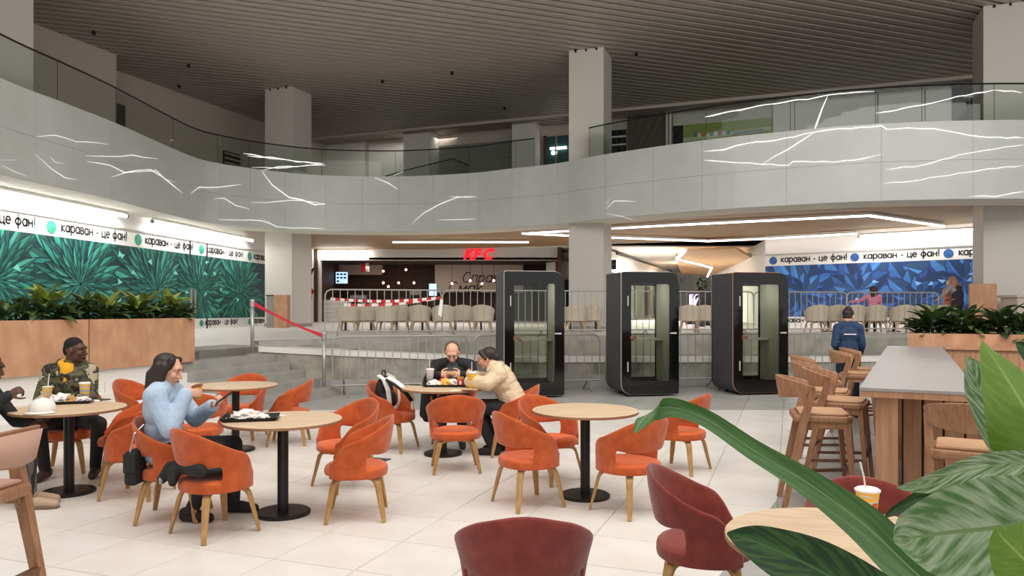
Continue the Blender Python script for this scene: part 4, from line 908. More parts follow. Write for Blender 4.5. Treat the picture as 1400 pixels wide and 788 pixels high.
# ---- round pedestal tables
def make_table():
    t = thing('round_table', 'x', 'table')
    q = MB(); q.lathe([(.42, .715), (.445, .722), (.452, .738), (.448, .742)], 56, m=0); q.build('tabletop', 'table_oak', t); q = MB(); q.lathe([(.448, .716), (.4525, .720), (.4530, .736), (.4515, .7385)], 56, cap=False); q.build('edge_band', 'table_edge', t)
    q = MB(); q.lathe([(.042, .02), (.042, .715)], 20); q.build('pedestal', 'black_metal', t, smooth=False)
    q = MB(); q.lathe([(.15, .70), (.15, .715)], 20); q.build('top_plate', 'black_metal', t)
    q = MB(); q.lathe([(.21, 0), (.212, .02), (.2, .028), (.06, .03)], 44); q.build('base_disc', 'black_metal', t); return t
TB = {}
for k, (nm, x, y, lab) in enumerate([('T1', -3.86, 6.5, 'round oak table with cap, cups and tray before the camouflage jacket man'), ('T2', -1.79, 5.83, 'round oak table with a single black tray before the woman in light blue'), ('T3', -3.13, 8.45, 'empty round oak table at the far left, by the steps'), ('T4', -.76, 8.22, 'round oak table with food tray shared by the couple'), ('T5', .625, 6.37, 'empty round oak table in the middle, black base in full view'), ('T6', 1.262, 2.78, 'round oak table in the right foreground with a paper cup')]):
    if k == 0: t0 = make_table(); t0.location = (x, y, 0); t0['label'] = lab; t0['group'] = 'round pedestal tables'; TB[nm] = t0
    else: TB[nm] = again(t0, (x, y, 0), random.uniform(-.5, .5), lab, 'round pedestal tables')
# ---- terrace seating: pale shell chairs and dark-legged tables
chair_b = make_shell_chair('beige_shell', 'kraft', 'beige_leg', 'terrace_chair', gap=-1)
def bleg():
    pass
k = 0; WORD = ['first', 'second', 'third', 'fourth', 'fifth', 'sixth', 'seventh', 'eighth', 'ninth', 'tenth', 'eleventh', 'twelfth', 'thirteenth', 'fourteenth', 'fifteenth', 'sixteenth', 'seventeenth', 'eighteenth', 'nineteenth', 'twentieth']
TC = [(476, 21.5), (500, 22.4), (528, 21.3), (547, 22.0), (574, 21.6), (606, 21.3), (632, 22.2), (660, 21.4), (786, 21.6), (808, 22.2), (942, 21.6), (962, 22.4), (1116, 21.2), (1142, 21.8), (1166, 21.2), (1196, 21.5), (1232, 21.2), (1256, 21.8), (1282, 21.3)]
for x, d in TC:
    side = 'on the terrace before the shop' if x < 700 else ('on the terrace between the booths' if x < 1000 else 'on the terrace before the blue wall'); i = [c for c in TC if (c[0] < 700) == (x < 700) and (700 <= c[0] < 1000) == (700 <= x < 1000)].index((x, d))
    lab = 'beige armchair %s, %s from the left' % (side, WORD[i]); loc = (px(x, 0, d).x, d, P); rz = math.radians(random.uniform(-9, 9))
    if k == 0: chair_b.location = loc; chair_b.rotation_euler = (0, 0, rz); chair_b['label'] = lab; chair_b['group'] = 'beige terrace chairs'
    else: again(chair_b, loc, rz, lab, 'beige terrace chairs')
    (chair_b if k == 0 else [o for o in COL.objects[-12:] if o.parent is None][-1]).scale = (1.18, 1.1, 1.04)
    k += 1
def make_ttable():
    t = thing('terrace_table', 'x', 'table'); q = MB(); q.box((0, 0, .73), (.62, .34, .018)); q.build('tabletop', 'beige_shell', t, bevel=.01)
    for s in (-1, 1):
        q = MB(); q.box((s*.4, 0, .37), (.03, .03, .35)); q.build('leg', 'black_metal', t); q = MB(); q.box((s*.4, 0, .015), (.06, .28, .015)); q.build('foot', 'black_metal', t)
    return t
for k, (x, d, lab) in enumerate([(490, 23.3, 'first'), (560, 23.2, 'second'), (640, 23.2, 'third'), (797, 23.4, 'fourth'), (1150, 22.6, 'fifth'), (1240, 22.6, 'sixth')]):
    loc = (px(x, 0, d).x, d, P); lb = 'pale table with black legs on the terrace, %s from the left' % lab
    if k == 0: tt = make_ttable(); tt.location = loc; tt['label'] = lb; tt['group'] = 'terrace tables'
    else: again(tt, loc, 0, lb, 'terrace tables')
# ---- the wooden bar: an L of grey top on slatted fronts
BO = Vector((2.44, 5.24, 0)); AU = math.radians(28.2); BU = Vector((math.sin(AU), math.cos(AU), 0)); BV = Vector((math.cos(AU), -math.sin(AU), 0))
def bp(u, v, z=0): return BO+BU*u+BV*v+UP*z
bar = thing('bar_counter', 'L-shaped wooden bar with grey top and slatted front at the right', 'bar', BO, 0)
def bbox(u0, u1, v0, v1, z0, z1, m, nm, bev=0, parent=None):
    q = MB(); c = bp((u0+u1)/2, (v0+v1)/2, (z0+z1)/2)-BO; q.box(c, ((v1-v0)/2, (u1-u0)/2, (z1-z0)/2), 0, BV, BU); return q.build(nm, m, parent or bar, bevel=bev)
q = MB(); q.prism([(bp(u, v)-BO).xy[:] for u, v in ((0, 0), (6.75, 0), (6.75, .72), (.85, .72), (.85, 3.6), (0, 3.6))], 1.03, 1.05); q.build('worktop', 'bar_top', bar)
q = MB(); q.prism([(bp(u, v)-BO).xy[:] for u, v in ((.005, .005), (6.745, .005), (6.745, .715), (.845, .715), (.845, 3.595), (.005, 3.595))], .985, 1.03); q.build('top_edge', 'bar_wood', bar)
bbox(.06, .2, .10, .24, 0, .985, 'bar_wood', 'post', .004); bbox(.24, .38, .10, .24, 0, .985, 'bar_wood', 'post', .004)
bbox(3.2, 3.34, .10, .24, 0, .985, 'bar_wood', 'post', .004); bbox(6.5, 6.64, .10, .24, 0, .985, 'bar_wood', 'post', .004)
bbox(.34, .40, .26, 3.4, .04, .985, 'dark_wood', 'front_board')
v = .27
while v < 3.3: bbox(.30, .34, v, v+.115, .02, .985, 'bar_wood', 'slat', .003); v += .13
bbox(.42, 6.6, .62, .66, .04, .985, 'dark_wood', 'inner_board')
u = .5
while u < 6.5: bbox(u, u+.115, .585, .62, .02, .985, 'bar_wood', 'slat', .003); u += .13
bbox(.2, 3.2, .12, .16, .26, .30, 'stool_dark', 'foot_rail'); bbox(3.3, 6.5, .12, .16, .26, .30, 'stool_dark', 'foot_rail')
# wood box closing the far end, and the plant trough standing behind it
wb_ = thing('timber_screen', 'low timber screen closing the far end of the bar', 'screen', bp(6.85, .76))
def obox(par, org, u0, u1, v0, v1, z0, z1, m, nm, bev=0):
    q = MB(); c = bp((u0+u1)/2, (v0+v1)/2, (z0+z1)/2)-org; q.box(c, ((v1-v0)/2, (u1-u0)/2, (z1-z0)/2), 0, BV, BU); return q.build(nm, m, par, bevel=bev)
o1 = bp(6.85, .76)
for k in range(3): obox(wb_, o1, 6.80, 6.84, .76+k*1.4, .76+(k+1)*1.4-.008, .02, 1.01, 'bar_wood', 'panel')
obox(wb_, o1, 6.76, 7.06, .74, 5.0, 1.012, 1.045, 'bar_wood', 'capping', .004); obox(wb_, o1, 6.85, 7.04, .76, 4.95, 0, 1.01, 'dark_wood', 'core')
o2 = bp(7.3, .3); tr = thing('plant_trough', 'long plywood plant trough behind the far end of the bar', 'planter', o2)
for k in range(3): obox(tr, o2, 7.10, 7.13, .30+k*1.6, .30+(k+1)*1.6-.008, .0, 1.235, 'ply', 'panel')
obox(tr, o2, 7.14, 7.62, .32, 5.05, 0, 1.18, 'soil', 'soil'); obox(tr, o2, 7.63, 7.66, .30, 5.09, 0, 1.235, 'ply', 'panel'); obox(tr, o2, 7.10, 7.66, .265, .295, 0, 1.235, 'ply', 'end_panel')
# the left trough on the steps
LO = Vector((-5.10, 12.0, .76)); lt = thing('plant_trough', 'long plywood plant trough on the white steps at the left', 'planter', LO)
def lbox(s0_, s1_, n0, n1, z0, z1, m, nm):
    q = MB(); c = -T*((s0_+s1_)/2)-N*((n0+n1)/2)+UP*((z0+z1)/2); q.box(c, ((n1-n0)/2, (s1_-s0_)/2, (z1-z0)/2), 0, N, T); return q.build(nm, m, lt)
for s0_, s1_ in ((0, 1.93), (1.94, 4.2), (4.21, 6.4)): lbox(s0_+.004, s1_-.004, 0, .03, 0, .70, 'ply', 'panel')
lbox(0, .03, .03, .62, 0, .70, 'ply', 'end_panel'); lbox(.04, 6.4, .04, .6, .02, .64, 'soil', 'soil'); lbox(0, 6.4, .61, .64, 0, .70, 'ply', 'panel')
# ---- bar stools
def make_stool(wm, dm, pad, full=True):
    t = thing('bar_stool', 'x', 'stool')
    sh = .76
    q = MB(); q.prism([(-.23, -.2), (-.2, -.225), (.2, -.225), (.23, -.2), (.225, .17), (.19, .215), (-.19, .215), (-.225, .17)], sh-.055, sh); q.build('seat', wm, t, bevel=.015)
    q = MB(); q.prism([(-.20, -.18), (.20, -.18), (.205, .15), (.17, .19), (-.17, .19), (-.205, .15)], sh, sh+.022); q.build('seat_pad', pad, t, bevel=.01)
    for sx_ in (-1, 1):
        q = MB(); q.sweep([(sx_*.185, .17, sh-.05), (sx_*.225, .23, 0)], [1.05, .8], flat=(.024, .02, (0, 1, 0))); q.build('leg', wm, t)
        q = MB(); q.sweep([(sx_*.247, -.085, sh+.20), (sx_*.228, -.145, sh-.02), (sx_*.235, -.30, 0)], [.95, 1.15, .8], flat=(.021, .026, (0, 1, 0))); q.build('leg', wm if full else dm, t)
        q = MB(); q.sweep([(sx_*.215, .20, .26), (sx_*.225, -.25, .22)], 1, flat=(.016, .012, (0, 0, 1))); q.build('stretcher', dm, t)
        q = MB(); q.box((sx_*.2, 0, sh-.075), (.012, .17, .022)); q.build('apron', wm, t)
    q = MB(); q.sweep([(-.215, .21, .30), (.215, .21, .30)], 1, flat=(.016, .012, (0, 0, 1))); q.build('stretcher', dm, t); q = MB(); q.sweep([(-.22, -.24, .34), (.22, -.24, .34)], 1, flat=(.016, .012, (0, 0, 1))); q.build('stretcher', dm, t)
    # curved back with wings that taper to the posts
    q = MB(); n_ = 20; th0 = math.radians(97); R = .255
    for i in range(n_+1):
        th = -th0+2*th0*i/n_; a = abs(th)/th0; zt = sh+.30-.07*a**2; zb = sh+.115+.045*a
        if a > .8: k_ = (a-.8)/.2; zb = lerp(zb, zt-.05, k_)
        for r_ in (R, R-.028):
            q.v.append((r_*math.sin(th), -r_*math.cos(th)*.9-.09, zb)); q.v.append((r_*1.06*math.sin(th), -r_*1.06*math.cos(th)*.93-.10, zt))
    for i in range(n_):
        b = 4*i
        for f in ((0, 1, 5, 4), (2, 6, 7, 3), (1, 3, 7, 5), (0, 4, 6, 2)): q.f.append(tuple(b+k for k in f)); q.m.append(0)
    q.f.append((0, 2, 3, 1)); q.m.append(0); q.f.append((4*n_, 4*n_+1, 4*n_+3, 4*n_+2)); q.m.append(0)
    bk = q.build('backrest', wm, t, bevel=.006)
    return t
st0 = make_stool('stool_wood', 'stool_dark', 'pad_tan'); f_bar = -AU-math.radians(90)   # facing the bar front
def ubar(u, off): return bp(u, -off)
SL = [(bp(.76, -.33), -AU-math.pi/2+.22, 'wooden bar stool nearest the camera on the left side of the bar'), (bp(1.72, -.24), -AU-math.pi/2-.05, 'second wooden bar stool along the left side of the bar'), (bp(2.5, -.44), -AU-math.pi/2, 'third wooden bar stool along the left side of the bar'), (bp(3.6, -.60), -AU-math.pi/2+.1, 'fourth wooden bar stool along the left side of the bar'), (bp(4.95, -.30), -AU-math.pi/2, 'fifth wooden bar stool, before the woman in denim'), (bp(5.75, -.24), -AU-math.pi/2, 'furthest wooden bar stool on the left side of the bar'),
      (bp(-.44, .66), -AU-.06, 'wooden bar stool seen from behind at the near end of the bar')]
for k, (p, rz, lab) in enumerate(SL):
    if k == 0: st0.location = p; st0.rotation_euler = (0, 0, rz); st0['label'] = lab; st0['group'] = 'bar stools'
    else: again(st0, p, rz, lab, 'bar stools')
st1 = make_stool('stool_wood', 'stool_dark', 'pad_pink'); st1.location = (-2.56, 3.42, 0); st1.rotation_euler = (0, 0, math.radians(84)); st1['label'] = 'wooden bar stool cut off at the left edge, pinkish padded back'
o = [c for c in KIDS[st1.name] if c.name.startswith('backrest')][0]
q = MB(); n_ = 16
for i in range(n_+1):
    th = -1.45+2.9*i/n_; a = abs(th)/1.45; zb, zt = .76+.125+.03*a, .76+.285-.06*a*a
    for r_, dz in ((.268, 0), (.214, .01)): q.v.append((r_*math.sin(th), -r_*math.cos(th)*.9-.09, zb+dz)); q.v.append((r_*1.05*math.sin(th), -r_*1.05*math.cos(th)*.93-.10, zt-dz))
for i in range(n_):
    b = 4*i
    for f in ((0, 1, 5, 4), (2, 6, 7, 3), (1, 3, 7, 5), (0, 4, 6, 2)): q.f.append(tuple(b+k for k in f)); q.m.append(0)
q.build('back_pad', 'pad_pink', st1, smooth=True)
# ================================================================ TABLE THINGS
TZ = .742
def on(tb, x, y): """point on a table top seen at the photo pixel"""; return gpx(x, y, TZ)
def cup_band(q, r0, r1, z0, z1, ph, amp, n=28):
    b = len(q.v)
    for k in range(n+1):
        a = 2*math.pi*k/n; w_ = amp*math.sin(2*a+ph)
        for z in (z0+w_, z1+w_*.6): r = lerp(r0, r1, z/ .12)+.0012; q.v.append((r*math.cos(a), r*math.sin(a), z))
    for k in range(n): q.f.append((b+2*k, b+2*k+2, b+2*k+3, b+2*k+1)); q.m.append(0)
def paper_cup(name, loc, label, h=.125, r0=.031, r1=.044, body='print_white', bands=True, lid='white_plastic', straw=None, rz=0, mark=False):
    t = thing(name, label, 'cup', loc, rz); q = MB(); q.lathe([(r0, 0), (r1, h), (r1+.002, h+.003), (r1-.004, h+.003)], 28); q.build('cup_body', body, t, smooth=True)
    if bands:
        for zz, ph in ((.18, 0), (.45, 1.4), (.72, 2.6), (.9, .6)):
            q = MB(); cup_band(q, r0, lerp(r0, r1, .12/h) , h*zz-.007, h*zz+.008, ph, .005); q.build('wave_band', 'cup_yellow', t)
    if lid:
        q = MB(); q.lathe([(r1+.004, h-.002), (r1+.005, h+.006), (r1, h+.008), (r1-.004, h+.012), (.01, h+.012)], 28); q.build('lid', lid, t)
    if straw: q = MB(); q.sweep([(0, 0, h*.5), (straw[0]*.5, straw[1]*.5, h+.06), (straw[0], straw[1], h+.12)], .0035, 6); q.build('straw', 'paper', t)
    if mark:
        q = MB(); r = lerp(r0, r1, .45)+.003
        q.v = []; 
        for i in range(5):
            a = -.30+.6*i/4-math.pi/2; 
            for z in (h*.34, h*.54): q.v.append((r*math.cos(a), r*math.sin(a), z))
        for i in range(4): q.f.append((2*i, 2*i+2, 2*i+3, 2*i+1)); q.m.append(0)
        mk_ = q.build('printed_mark', 'red', t)
        q = MB(); q.sweep([(r*math.cos(a-math.pi/2)*1.03, r*math.sin(a-math.pi/2)*1.03, h*z) for a, z in ((-.2, .37), (-.1, .5), (0, .42), (.1, .5), (.2, .37))], .0012, 4); q.build('mark_arches', 'cup_yellow', mk_)
    return t
def tray(loc, rz, label, w_=.21, d_=.15):
    t = thing('food_tray', label, 'tray', loc, rz); q = MB(); o_ = [(-w_, -d_), (w_, -d_), (w_, d_), (-w_, d_)]
    q.prism([(x*.94, y*.92) for x, y in o_], 0, .006); q.build('tray_floor', 'black', t)
    q = MB(); pts = [(x*.96, y*.95, .005) for x, y in o_]; top = [(x*1.04, y*1.05, .028) for x, y in o_]
    for k in range(4): a, b2 = pts[k], pts[(k+1) % 4]; c, e = top[(k+1) % 4], top[k]; q.face([a, b2, c, e]); q.face([(p[0]*1.015, p[1]*1.015, p[2]) for p in (e, c, b2, a)])
    q.build('tray_rim', 'black', t); return t
def crumple(name, loc, label, cat, m, sx_, sy_, sz_, seed, rz=0, flat=.35):
    r = random.Random(seed); bm = bmesh.new(); bmesh.ops.create_icosphere(bm, subdivisions=3, radius=1)
    for v in bm.verts:
        k = 1+r.uniform(-.22, .22); v.co = Vector((v.co.x*sx_*k, v.co.y*sy_*k, max(0, v.co.z+.25)*sz_*k))
    me = bpy.data.meshes.new(name); bm.to_mesh(me); bm.free(); me.materials.append(MATS[m]); o = link(name, me, None, loc); o.rotation_euler = (0, 0, rz); return tag(o, label, cat)
# camouflage man's table
cp = on('T1', 58, 564); t = thing('baseball_cap', 'white baseball cap lying on the left table', 'cap', cp, math.radians(200)); q = MB(); q.lathe([(.098, 0), (.102, .03), (.092, .07), (.06, .105), (.015, .12), (.004, .121)], 24); cr = q.build('crown', 'bag_white', t, smooth=True)
q = MB(); nb = 12
for i in range(nb+1):
    a = -1.0+2.0*i/nb
    for r_, z in ((.098, .012), (.175-.03*a*a, .004)): q.v.append((r_*math.sin(a), r_*math.cos(a), z)); 
for i in range(nb): q.f.append((2*i, 2*i+1, 2*i+3, 2*i+2)); q.m.append(0)
o = q.build('brim', 'bag_white', t, smooth=True); m_ = o.modifiers.new('s', 'SOLIDIFY'); m_.thickness = .005
q = MB(); q.lathe([(.008, .12), (.008, .126), (.002, .128)], 10); q.build('button', 'bag_white', t); q = MB(); q.sweep([(-.045, -.094, .028), (0, -.103, .05), (.045, -.094, .028)], .004, 5); q.build('strap_arch', 'box_grey', cr)
paper_cup('paper_cup', on('T1', 65, 547), 'yellow waved paper cup with a straw behind the white cap', straw=(.0, .03), lid=None); paper_cup('paper_cup', on('T1', 116, 547), 'tall yellow waved paper cup before the camouflage jacket', h=.155, r0=.034, r1=.047, rz=1)
tp = on('T1', 92, 551); tray(tp, .35, 'black tray with wrappers on the left table')
crumple('food_wrapper', tp+Vector((-.05, .0, .008)), 'crumpled pale wrapper heaped on the left table tray', 'wrapper', 'paper', .10, .08, .06, 3); crumple('burger_bun', tp+Vector((.04, -.02, .008)), 'bitten bun in its wrapper on the left table tray', 'food', 'kraft', .05, .045, .05, 4); crumple('food_wrapper', tp+Vector((.12, .03, .008)), 'small pale wrapper at the right end of the left table tray', 'wrapper', 'paper', .07, .06, .035, 9)
def phone(loc, rot, label, m='black'):
    t = thing('smartphone', label, 'phone', loc); t.rotation_euler = rot; q = MB(); q.box((0, 0, .004), (.037, .076, .004)); q.build('body', m, t, bevel=.003); q = MB(); q.box((0, 0, .0085), (.034, .072, .0004)); q.build('screen', 'dark_glass', t); return t
phone(on('T1', 139, 547), (0, 0, 1.3), 'dark phone lying on the right of the left table'); crumple('napkin', on('T1', 128, 549.5), 'small white napkin beside the dark phone', 'napkin', 'paper', .05, .03, .015, 12)
# tray table
tp = on('T2', 343, 574); tray(tp, .25, 'black tray with wrappers on the table before the woman in light blue', .2, .14); crumple('food_wrapper', tp+Vector((-.05, .03, .008)), 'white crumpled wrapper with dark print on the lone tray', 'wrapper', 'paper', .12, .08, .05, 21); crumple('food_wrapper', tp+Vector((.09, -.02, .008)), 'pinkish wrapper at the right of the lone tray', 'wrapper', 'paper', .06, .05, .03, 23)
t = thing('paper_slip', 'thin paper slip lying right of the lone tray', 'paper', on('T2', 381, 569), .4); q = MB(); q.box((0, 0, .001), (.05, .03, .001)); q.build('sheet', 'paper', t)
# the couple's table
tp = on('T4', 609, 528); tray(tp, 0, 'black tray full of food on the couple\'s table', .23, .15)
crumple('food_wrapper', tp+Vector((-.12, .0, .008)), 'white wrapper at the left of the couple\'s tray', 'wrapper', 'paper', .09, .09, .045, 31); crumple('food_wrapper', tp+Vector((.08, .03, .008)), 'white wrapper at the right of the couple\'s tray', 'wrapper', 'paper', .07, .07, .05, 32); crumple('fries_heap', tp+Vector((.0, -.02, .008)), 'golden fries heaped in the middle of the couple\'s tray', 'food', 'fries', .06, .06, .06, 33); crumple('sauce_wrapper', tp+Vector((-.02, .07, .008)), 'red food wrapper at the back of the couple\'s tray', 'wrapper', 'red', .06, .04, .06, 34)
t = thing('fries_box', 'red fries box on the couple\'s tray', 'food box', tp+Vector((.17, -.03, .008))); q = MB(); q.prism([(-.035, -.02), (.035, -.02), (.035, .02), (-.035, .02)], 0, .07); q.build('carton', 'red', t); q = MB(); q.box((0, -.0212, .035), (.012, .0008, .022)); q.build('white_mark', 'print_white', t)
for k in range(5): q = MB(); q.sweep([(-.026+k*.013, 0, .05), (-.03+k*.015, .004*(k % 2), .10)], .005, 4); q.build('fry', 'fries', t)
paper_cup('paper_cup', on('T4', 588, 526), 'tall plain white cup on the couple\'s table', h=.17, r0=.033, r1=.046, body='white_plastic', bands=False, straw=(-.01, .02)); yc = on('T4', 645, 531); t = paper_cup('paper_cup', yc, 'yellow waved cup with grey straw before the cream puffer jacket', h=.165, r0=.036, r1=.045, body='cup_yellow', straw=(0, .02)); q = MB(); q.sweep([(.045, 0, .14), (.078, 0, .135), (.08, 0, .07), (.042, 0, .05)], .006, 6); q.build('handle', 'cup_yellow', t)
phone(on('T4', 569, 527), (0, 0, 1.4), 'black phone at the left edge of the couple\'s table'); t = thing('paper_slip', 'white napkin at the near edge of the couple\'s table', 'napkin', on('T4', 622, 534), .8); q = MB(); q.box((0, 0, .001), (.06, .03, .001)); q.build('sheet', 'paper', t)
t = thing('paper_slip', 'dark leaflet before the yellow cup of the couple', 'paper', on('T4', 640, 533.5)+Vector((0, -.03, 0)), .2); q = MB(); q.box((0, 0, .001), (.07, .04, .001)); q.build('sheet', 'stool_dark', t)
# foreground table
paper_cup('paper_cup', on('T6', 1186, 704), 'yellow waved paper cup with lid and straw on the foreground table', h=.10, r0=.034, r1=.046, straw=(-.03, .01), mark=True, rz=.35)
# the floor box near the pair of chairs
t = thing('floor_hatch', 'small dark square hatch set in the white floor', 'hatch', gpx(517, 630, .0)); q = MB(); q.box((0, 0, .004), (.1, .1, .004), 0, N, T); q.build('plate', 'charcoal', t); q = MB(); q.box((0, 0, .009), (.02, .03, .002), 0, N, T); q.build('latch', 'box_grey', t)
# ---- bags and coats on the chairs
t = thing('shoulder_bag', 'small black shoulder bag hanging behind the woman in light blue', 'bag', (-2.80, 5.55, .30)); q = MB(); q.box((0, 0, .13), (.05, .09, .13)); q.build('bag_body', 'black', t, bevel=.03); q = MB(); q.box((-.0, -.092, .17), (.045, .006, .07)); q.build('flap', 'near_black', t, bevel=.004); q = MB(); q.sweep([(0, -.08, .25), (.02, -.06, .38), (.06, 0, .44), (.02, .06, .38), (0, .08, .25)], .006, 5); q.build('strap', 'steel', t)
# ================================================================ PLANTS
def leaf_grid(q, pts, wid, side, nv=4, cup=.25, uvs=None):
    """a leaf blade: centre line pts, half widths, side vectors; cup lifts the edges"""
    pts = [Vector(p) for p in pts]; n = len(pts); base = len(q.v)
    for i in range(n):
        t_ = (pts[min(i+1, n-1)]-pts[max(i-1, 0)]).normalized(); s = Vector(side[i] if isinstance(side, list) else side); s = (s-t_*s.dot(t_)).normalized(); nr = s.cross(t_)
        for j in range(-nv, nv+1):
            f = j/nv; q.v.append(tuple(pts[i]+s*(wid[i]*f)+nr*(cup*wid[i]*abs(f)**1.5))); uvs.append((i/(n-1), .5+.5*f))
    w_ = 2*nv+1
    for i in range(n-1):
        for j in range(w_-1): q.f.append((base+i*w_+j, base+i*w_+j+1, base+(i+1)*w_+j+1, base+(i+1)*w_+j)); q.m.append(0)
def leaf_obj(name, pts, wid, side, m, parent, cup=.25, nv=4, mesh_only=False):
    q = MB(); uvs = []; leaf_grid(q, pts, wid, side, nv, cup, uvs); me = q.mesh(name, m, True); ul = me.uv_layers.new(name='UVMap')
    for l in me.loops: ul.data[l.index].uv = uvs[l.vertex_index]
    if mesh_only: return me
    return link(name, me, parent)
def leaf_shape(n, w_, pw=.8):
    return [w_*max(.02, math.sin(math.pi*min(1, (i/(n-1))**pw))**.8) for i in range(n)]
def proto_leaf(m, bend, w_):
    n = 7; pts = [(0, .30*math.sin(bend*i/(n-1))/max(bend, .01), .30*(1-math.cos(bend*i/(n-1)))/max(bend, .01)*-1+0) for i in range(n)]
    return leaf_obj('leaf', pts, leaf_shape(n, w_), (1, 0, 0), m, None, .35, 2, True)
LV = {m: [proto_leaf(m, .5, .045), proto_leaf(m, 1.3, .05), proto_leaf(m, .9, .055)] for m in ('plant_leaf', 'plant_light', 'plant_deep')}
def bush(loc, h, ms, n_leaf, label, group, seed, spread=1.0, tall=False):
    r = random.Random(seed); t = thing('leafy_plant', label, 'plant', loc, 0, group)
    q = MB()
    for k in range(4): a = r.uniform(0, 6.28); q.sweep([(0, 0, -.08), (.03*math.cos(a), .03*math.sin(a), h*.45)], [.012, .008], 5)
    q.build('stem', 'green_stem', t)
    for k in range(n_leaf):
        f = k/n_leaf; el = lerp(.38, 1.2, f)+r.uniform(-.15, .15); az = k*2.4+r.uniform(-.3, .3); m = ms[0] if f < .62 else ms[1]
        z0 = .03+h*lerp(.03, .42, f); sc = h/.42*lerp(.95, .85, f)*r.uniform(.8, 1.15)
        o = link('leaf', r.choice(LV[m]), t, (r.uniform(-.08, .08)*spread, r.uniform(-.08, .08)*spread, z0)); o.rotation_euler = Euler((el, r.uniform(-.3, .3), az), 'XYZ'); o.scale = (sc*1.05, sc, sc)
    return t
PW = ['first', 'second', 'third', 'fourth', 'fifth', 'sixth', 'seventh', 'eighth', 'ninth', 'tenth', 'eleventh']
SPEC = [(2, .22, 'plant_deep', 'plant_leaf'), (30, .26, 'plant_leaf', 'plant_deep'), (60, .42, 'plant_leaf', 'plant_light'), (92, .24, 'plant_deep', 'plant_leaf'), (117, .36, 'plant_deep', 'plant_leaf'), (144, .34, 'plant_leaf', 'plant_light'), (167, .24, 'plant_deep', 'plant_leaf'), (189, .40, 'plant_leaf', 'plant_light'), (213, .24, 'plant_deep', 'plant_deep'), (238, .36, 'plant_leaf', 'plant_light'), (254, .22, 'plant_deep', 'plant_leaf')]
for k, (x, h, m1, m2) in enumerate(SPEC):
    r = (x-700)/FPX; base = LO-N*.28; s = (base.x-r*base.y)/(T.x-r*T.y); p = base-T*s
    dsc = {'plant_light': 'with pale top leaves', 'plant_deep': 'with dark leaves', 'plant_leaf': 'with mid green leaves'}[m2]
    bush((p.x, p.y, .76+.64), h*1.5, (m1, m2), 34, 'leafy plant %s, left trough, %s from the left' % (dsc, PW[k]), 'plants in the left trough', 100+k)
for k in range(4):
    p = LO-N*.3-T*(4.5+k*.45); 
for k, (x, h, m1, m2) in enumerate([(1258, .26, 'plant_deep', 'plant_leaf'), (1275, .44, 'plant_deep', 'plant_leaf'), (1298, .28, 'plant_deep', 'plant_deep'), (1318, .42, 'plant_leaf', 'plant_leaf'), (1342, .26, 'plant_deep', 'plant_deep'), (1368, .44, 'plant_deep', 'plant_leaf'), (1392, .34, 'plant_deep', 'plant_leaf'), (1415, .4, 'plant_leaf', 'plant_leaf')]):
    base = bp(7.38, 0); r = (x-700)/FPX; s = (r*base.y-base.x)/(BV.x-r*BV.y); p = base+BV*s
    bush((p.x, p.y, 1.18), h*1.4, (m1, m2), 34, 'dark leafy plant in the right trough, %s from its left end' % PW[k], 'plants in the right trough', 200+k, 1.2)
t = thing('potted_tree', 'small green tree standing beyond the booths', 'plant', (px(957, 0, 29).x, 29, P)); q = MB(); q.lathe([(.18, 0), (.24, .45), (.2, .45)], 16); q.build('pot', 'charcoal', t); q = MB(); q.sweep([(0, 0, .4), (.03, 0, 1.2), (0, 0, 1.9)], [.03, .02, .01], 6); q.build('trunk', 'stool_dark', t)
rr_ = random.Random(5)
for k in range(60): o = link('leaf', rr_.choice(LV['plant_deep']), t, (rr_.uniform(-.12, .12), rr_.uniform(-.12, .12), rr_.uniform(1.1, 1.9))); o.rotation_euler = (rr_.uniform(-.4, 1), 0, rr_.uniform(0, 6.28)); o.scale = (1.2, 1.0, 1)
# ---- the big striped plant in the right foreground
fp = thing('striped_plant', 'large striped-leaf houseplant reaching in from the lower right foreground', 'plant', (1.05, .95, .75))
FO = Vector((1.05, .95, .75))
def fleaf(cl, w_px, side, m, cup=.25, nv=6, pw=.8, sub=18):
    """cl: centre line as (photo x, photo y, distance); w_px half widths in photo pixels along it"""
    c3 = catmull([tuple(px(x, y, d)) for x, y, d in cl], 6); n = len(c3); ws = catmull([(w_,) for w_ in w_px], 6); sd = catmull([tuple(s) for s in side], 6) if isinstance(side, list) else None
    pts = [Vector(p)-FO for p in c3]; wid = [max(.002, ws[i][0])*c3[i][1]/FPX for i in range(n)]
    return leaf_obj('leaf', pts, wid, [Vector(s) for s in sd] if sd else side, m, fp, cup, nv)
# long arching blade
fleaf([(1330, 850, .85), (1250, 782, .92), (1180, 716, .98), (1100, 658, 1.03), (1030, 616, 1.07), (965, 573, 1.1), (915, 557, 1.1), (885, 567, 1.08), (867, 592, 1.06)], [34, 30, 26, 18, 14, 12, 13, 15, 2], [(.55, 0, .83), (.55, 0, .83), (.55, .1, .83), (.5, .1, .85), (.4, .2, .9), (.35, .2, .93), (.2, .1, 1), (.9, .1, .45), (.8, .1, .55)], 'leaf_blade', .35)
# tall upright fresh leaf
fleaf([(1450, 660, .95), (1428, 600, .95), (1400, 555, .95), (1375, 515, .96), (1355, 485, .97), (1343, 466, .98)], [34, 62, 66, 46, 22, 2], (.84, .05, -.54), 'leaf_fresh', -.15)
# pale striped leaf hanging before it
fleaf([(1440, 690, 1.0), (1405, 645, 1.01), (1365, 590, 1.02), (1342, 540, 1.03), (1328, 505, 1.03), (1322, 487, 1.03)], [30, 54, 60, 40, 18, 1], (.86, .15, -.50), 'leaf_striped', .3)
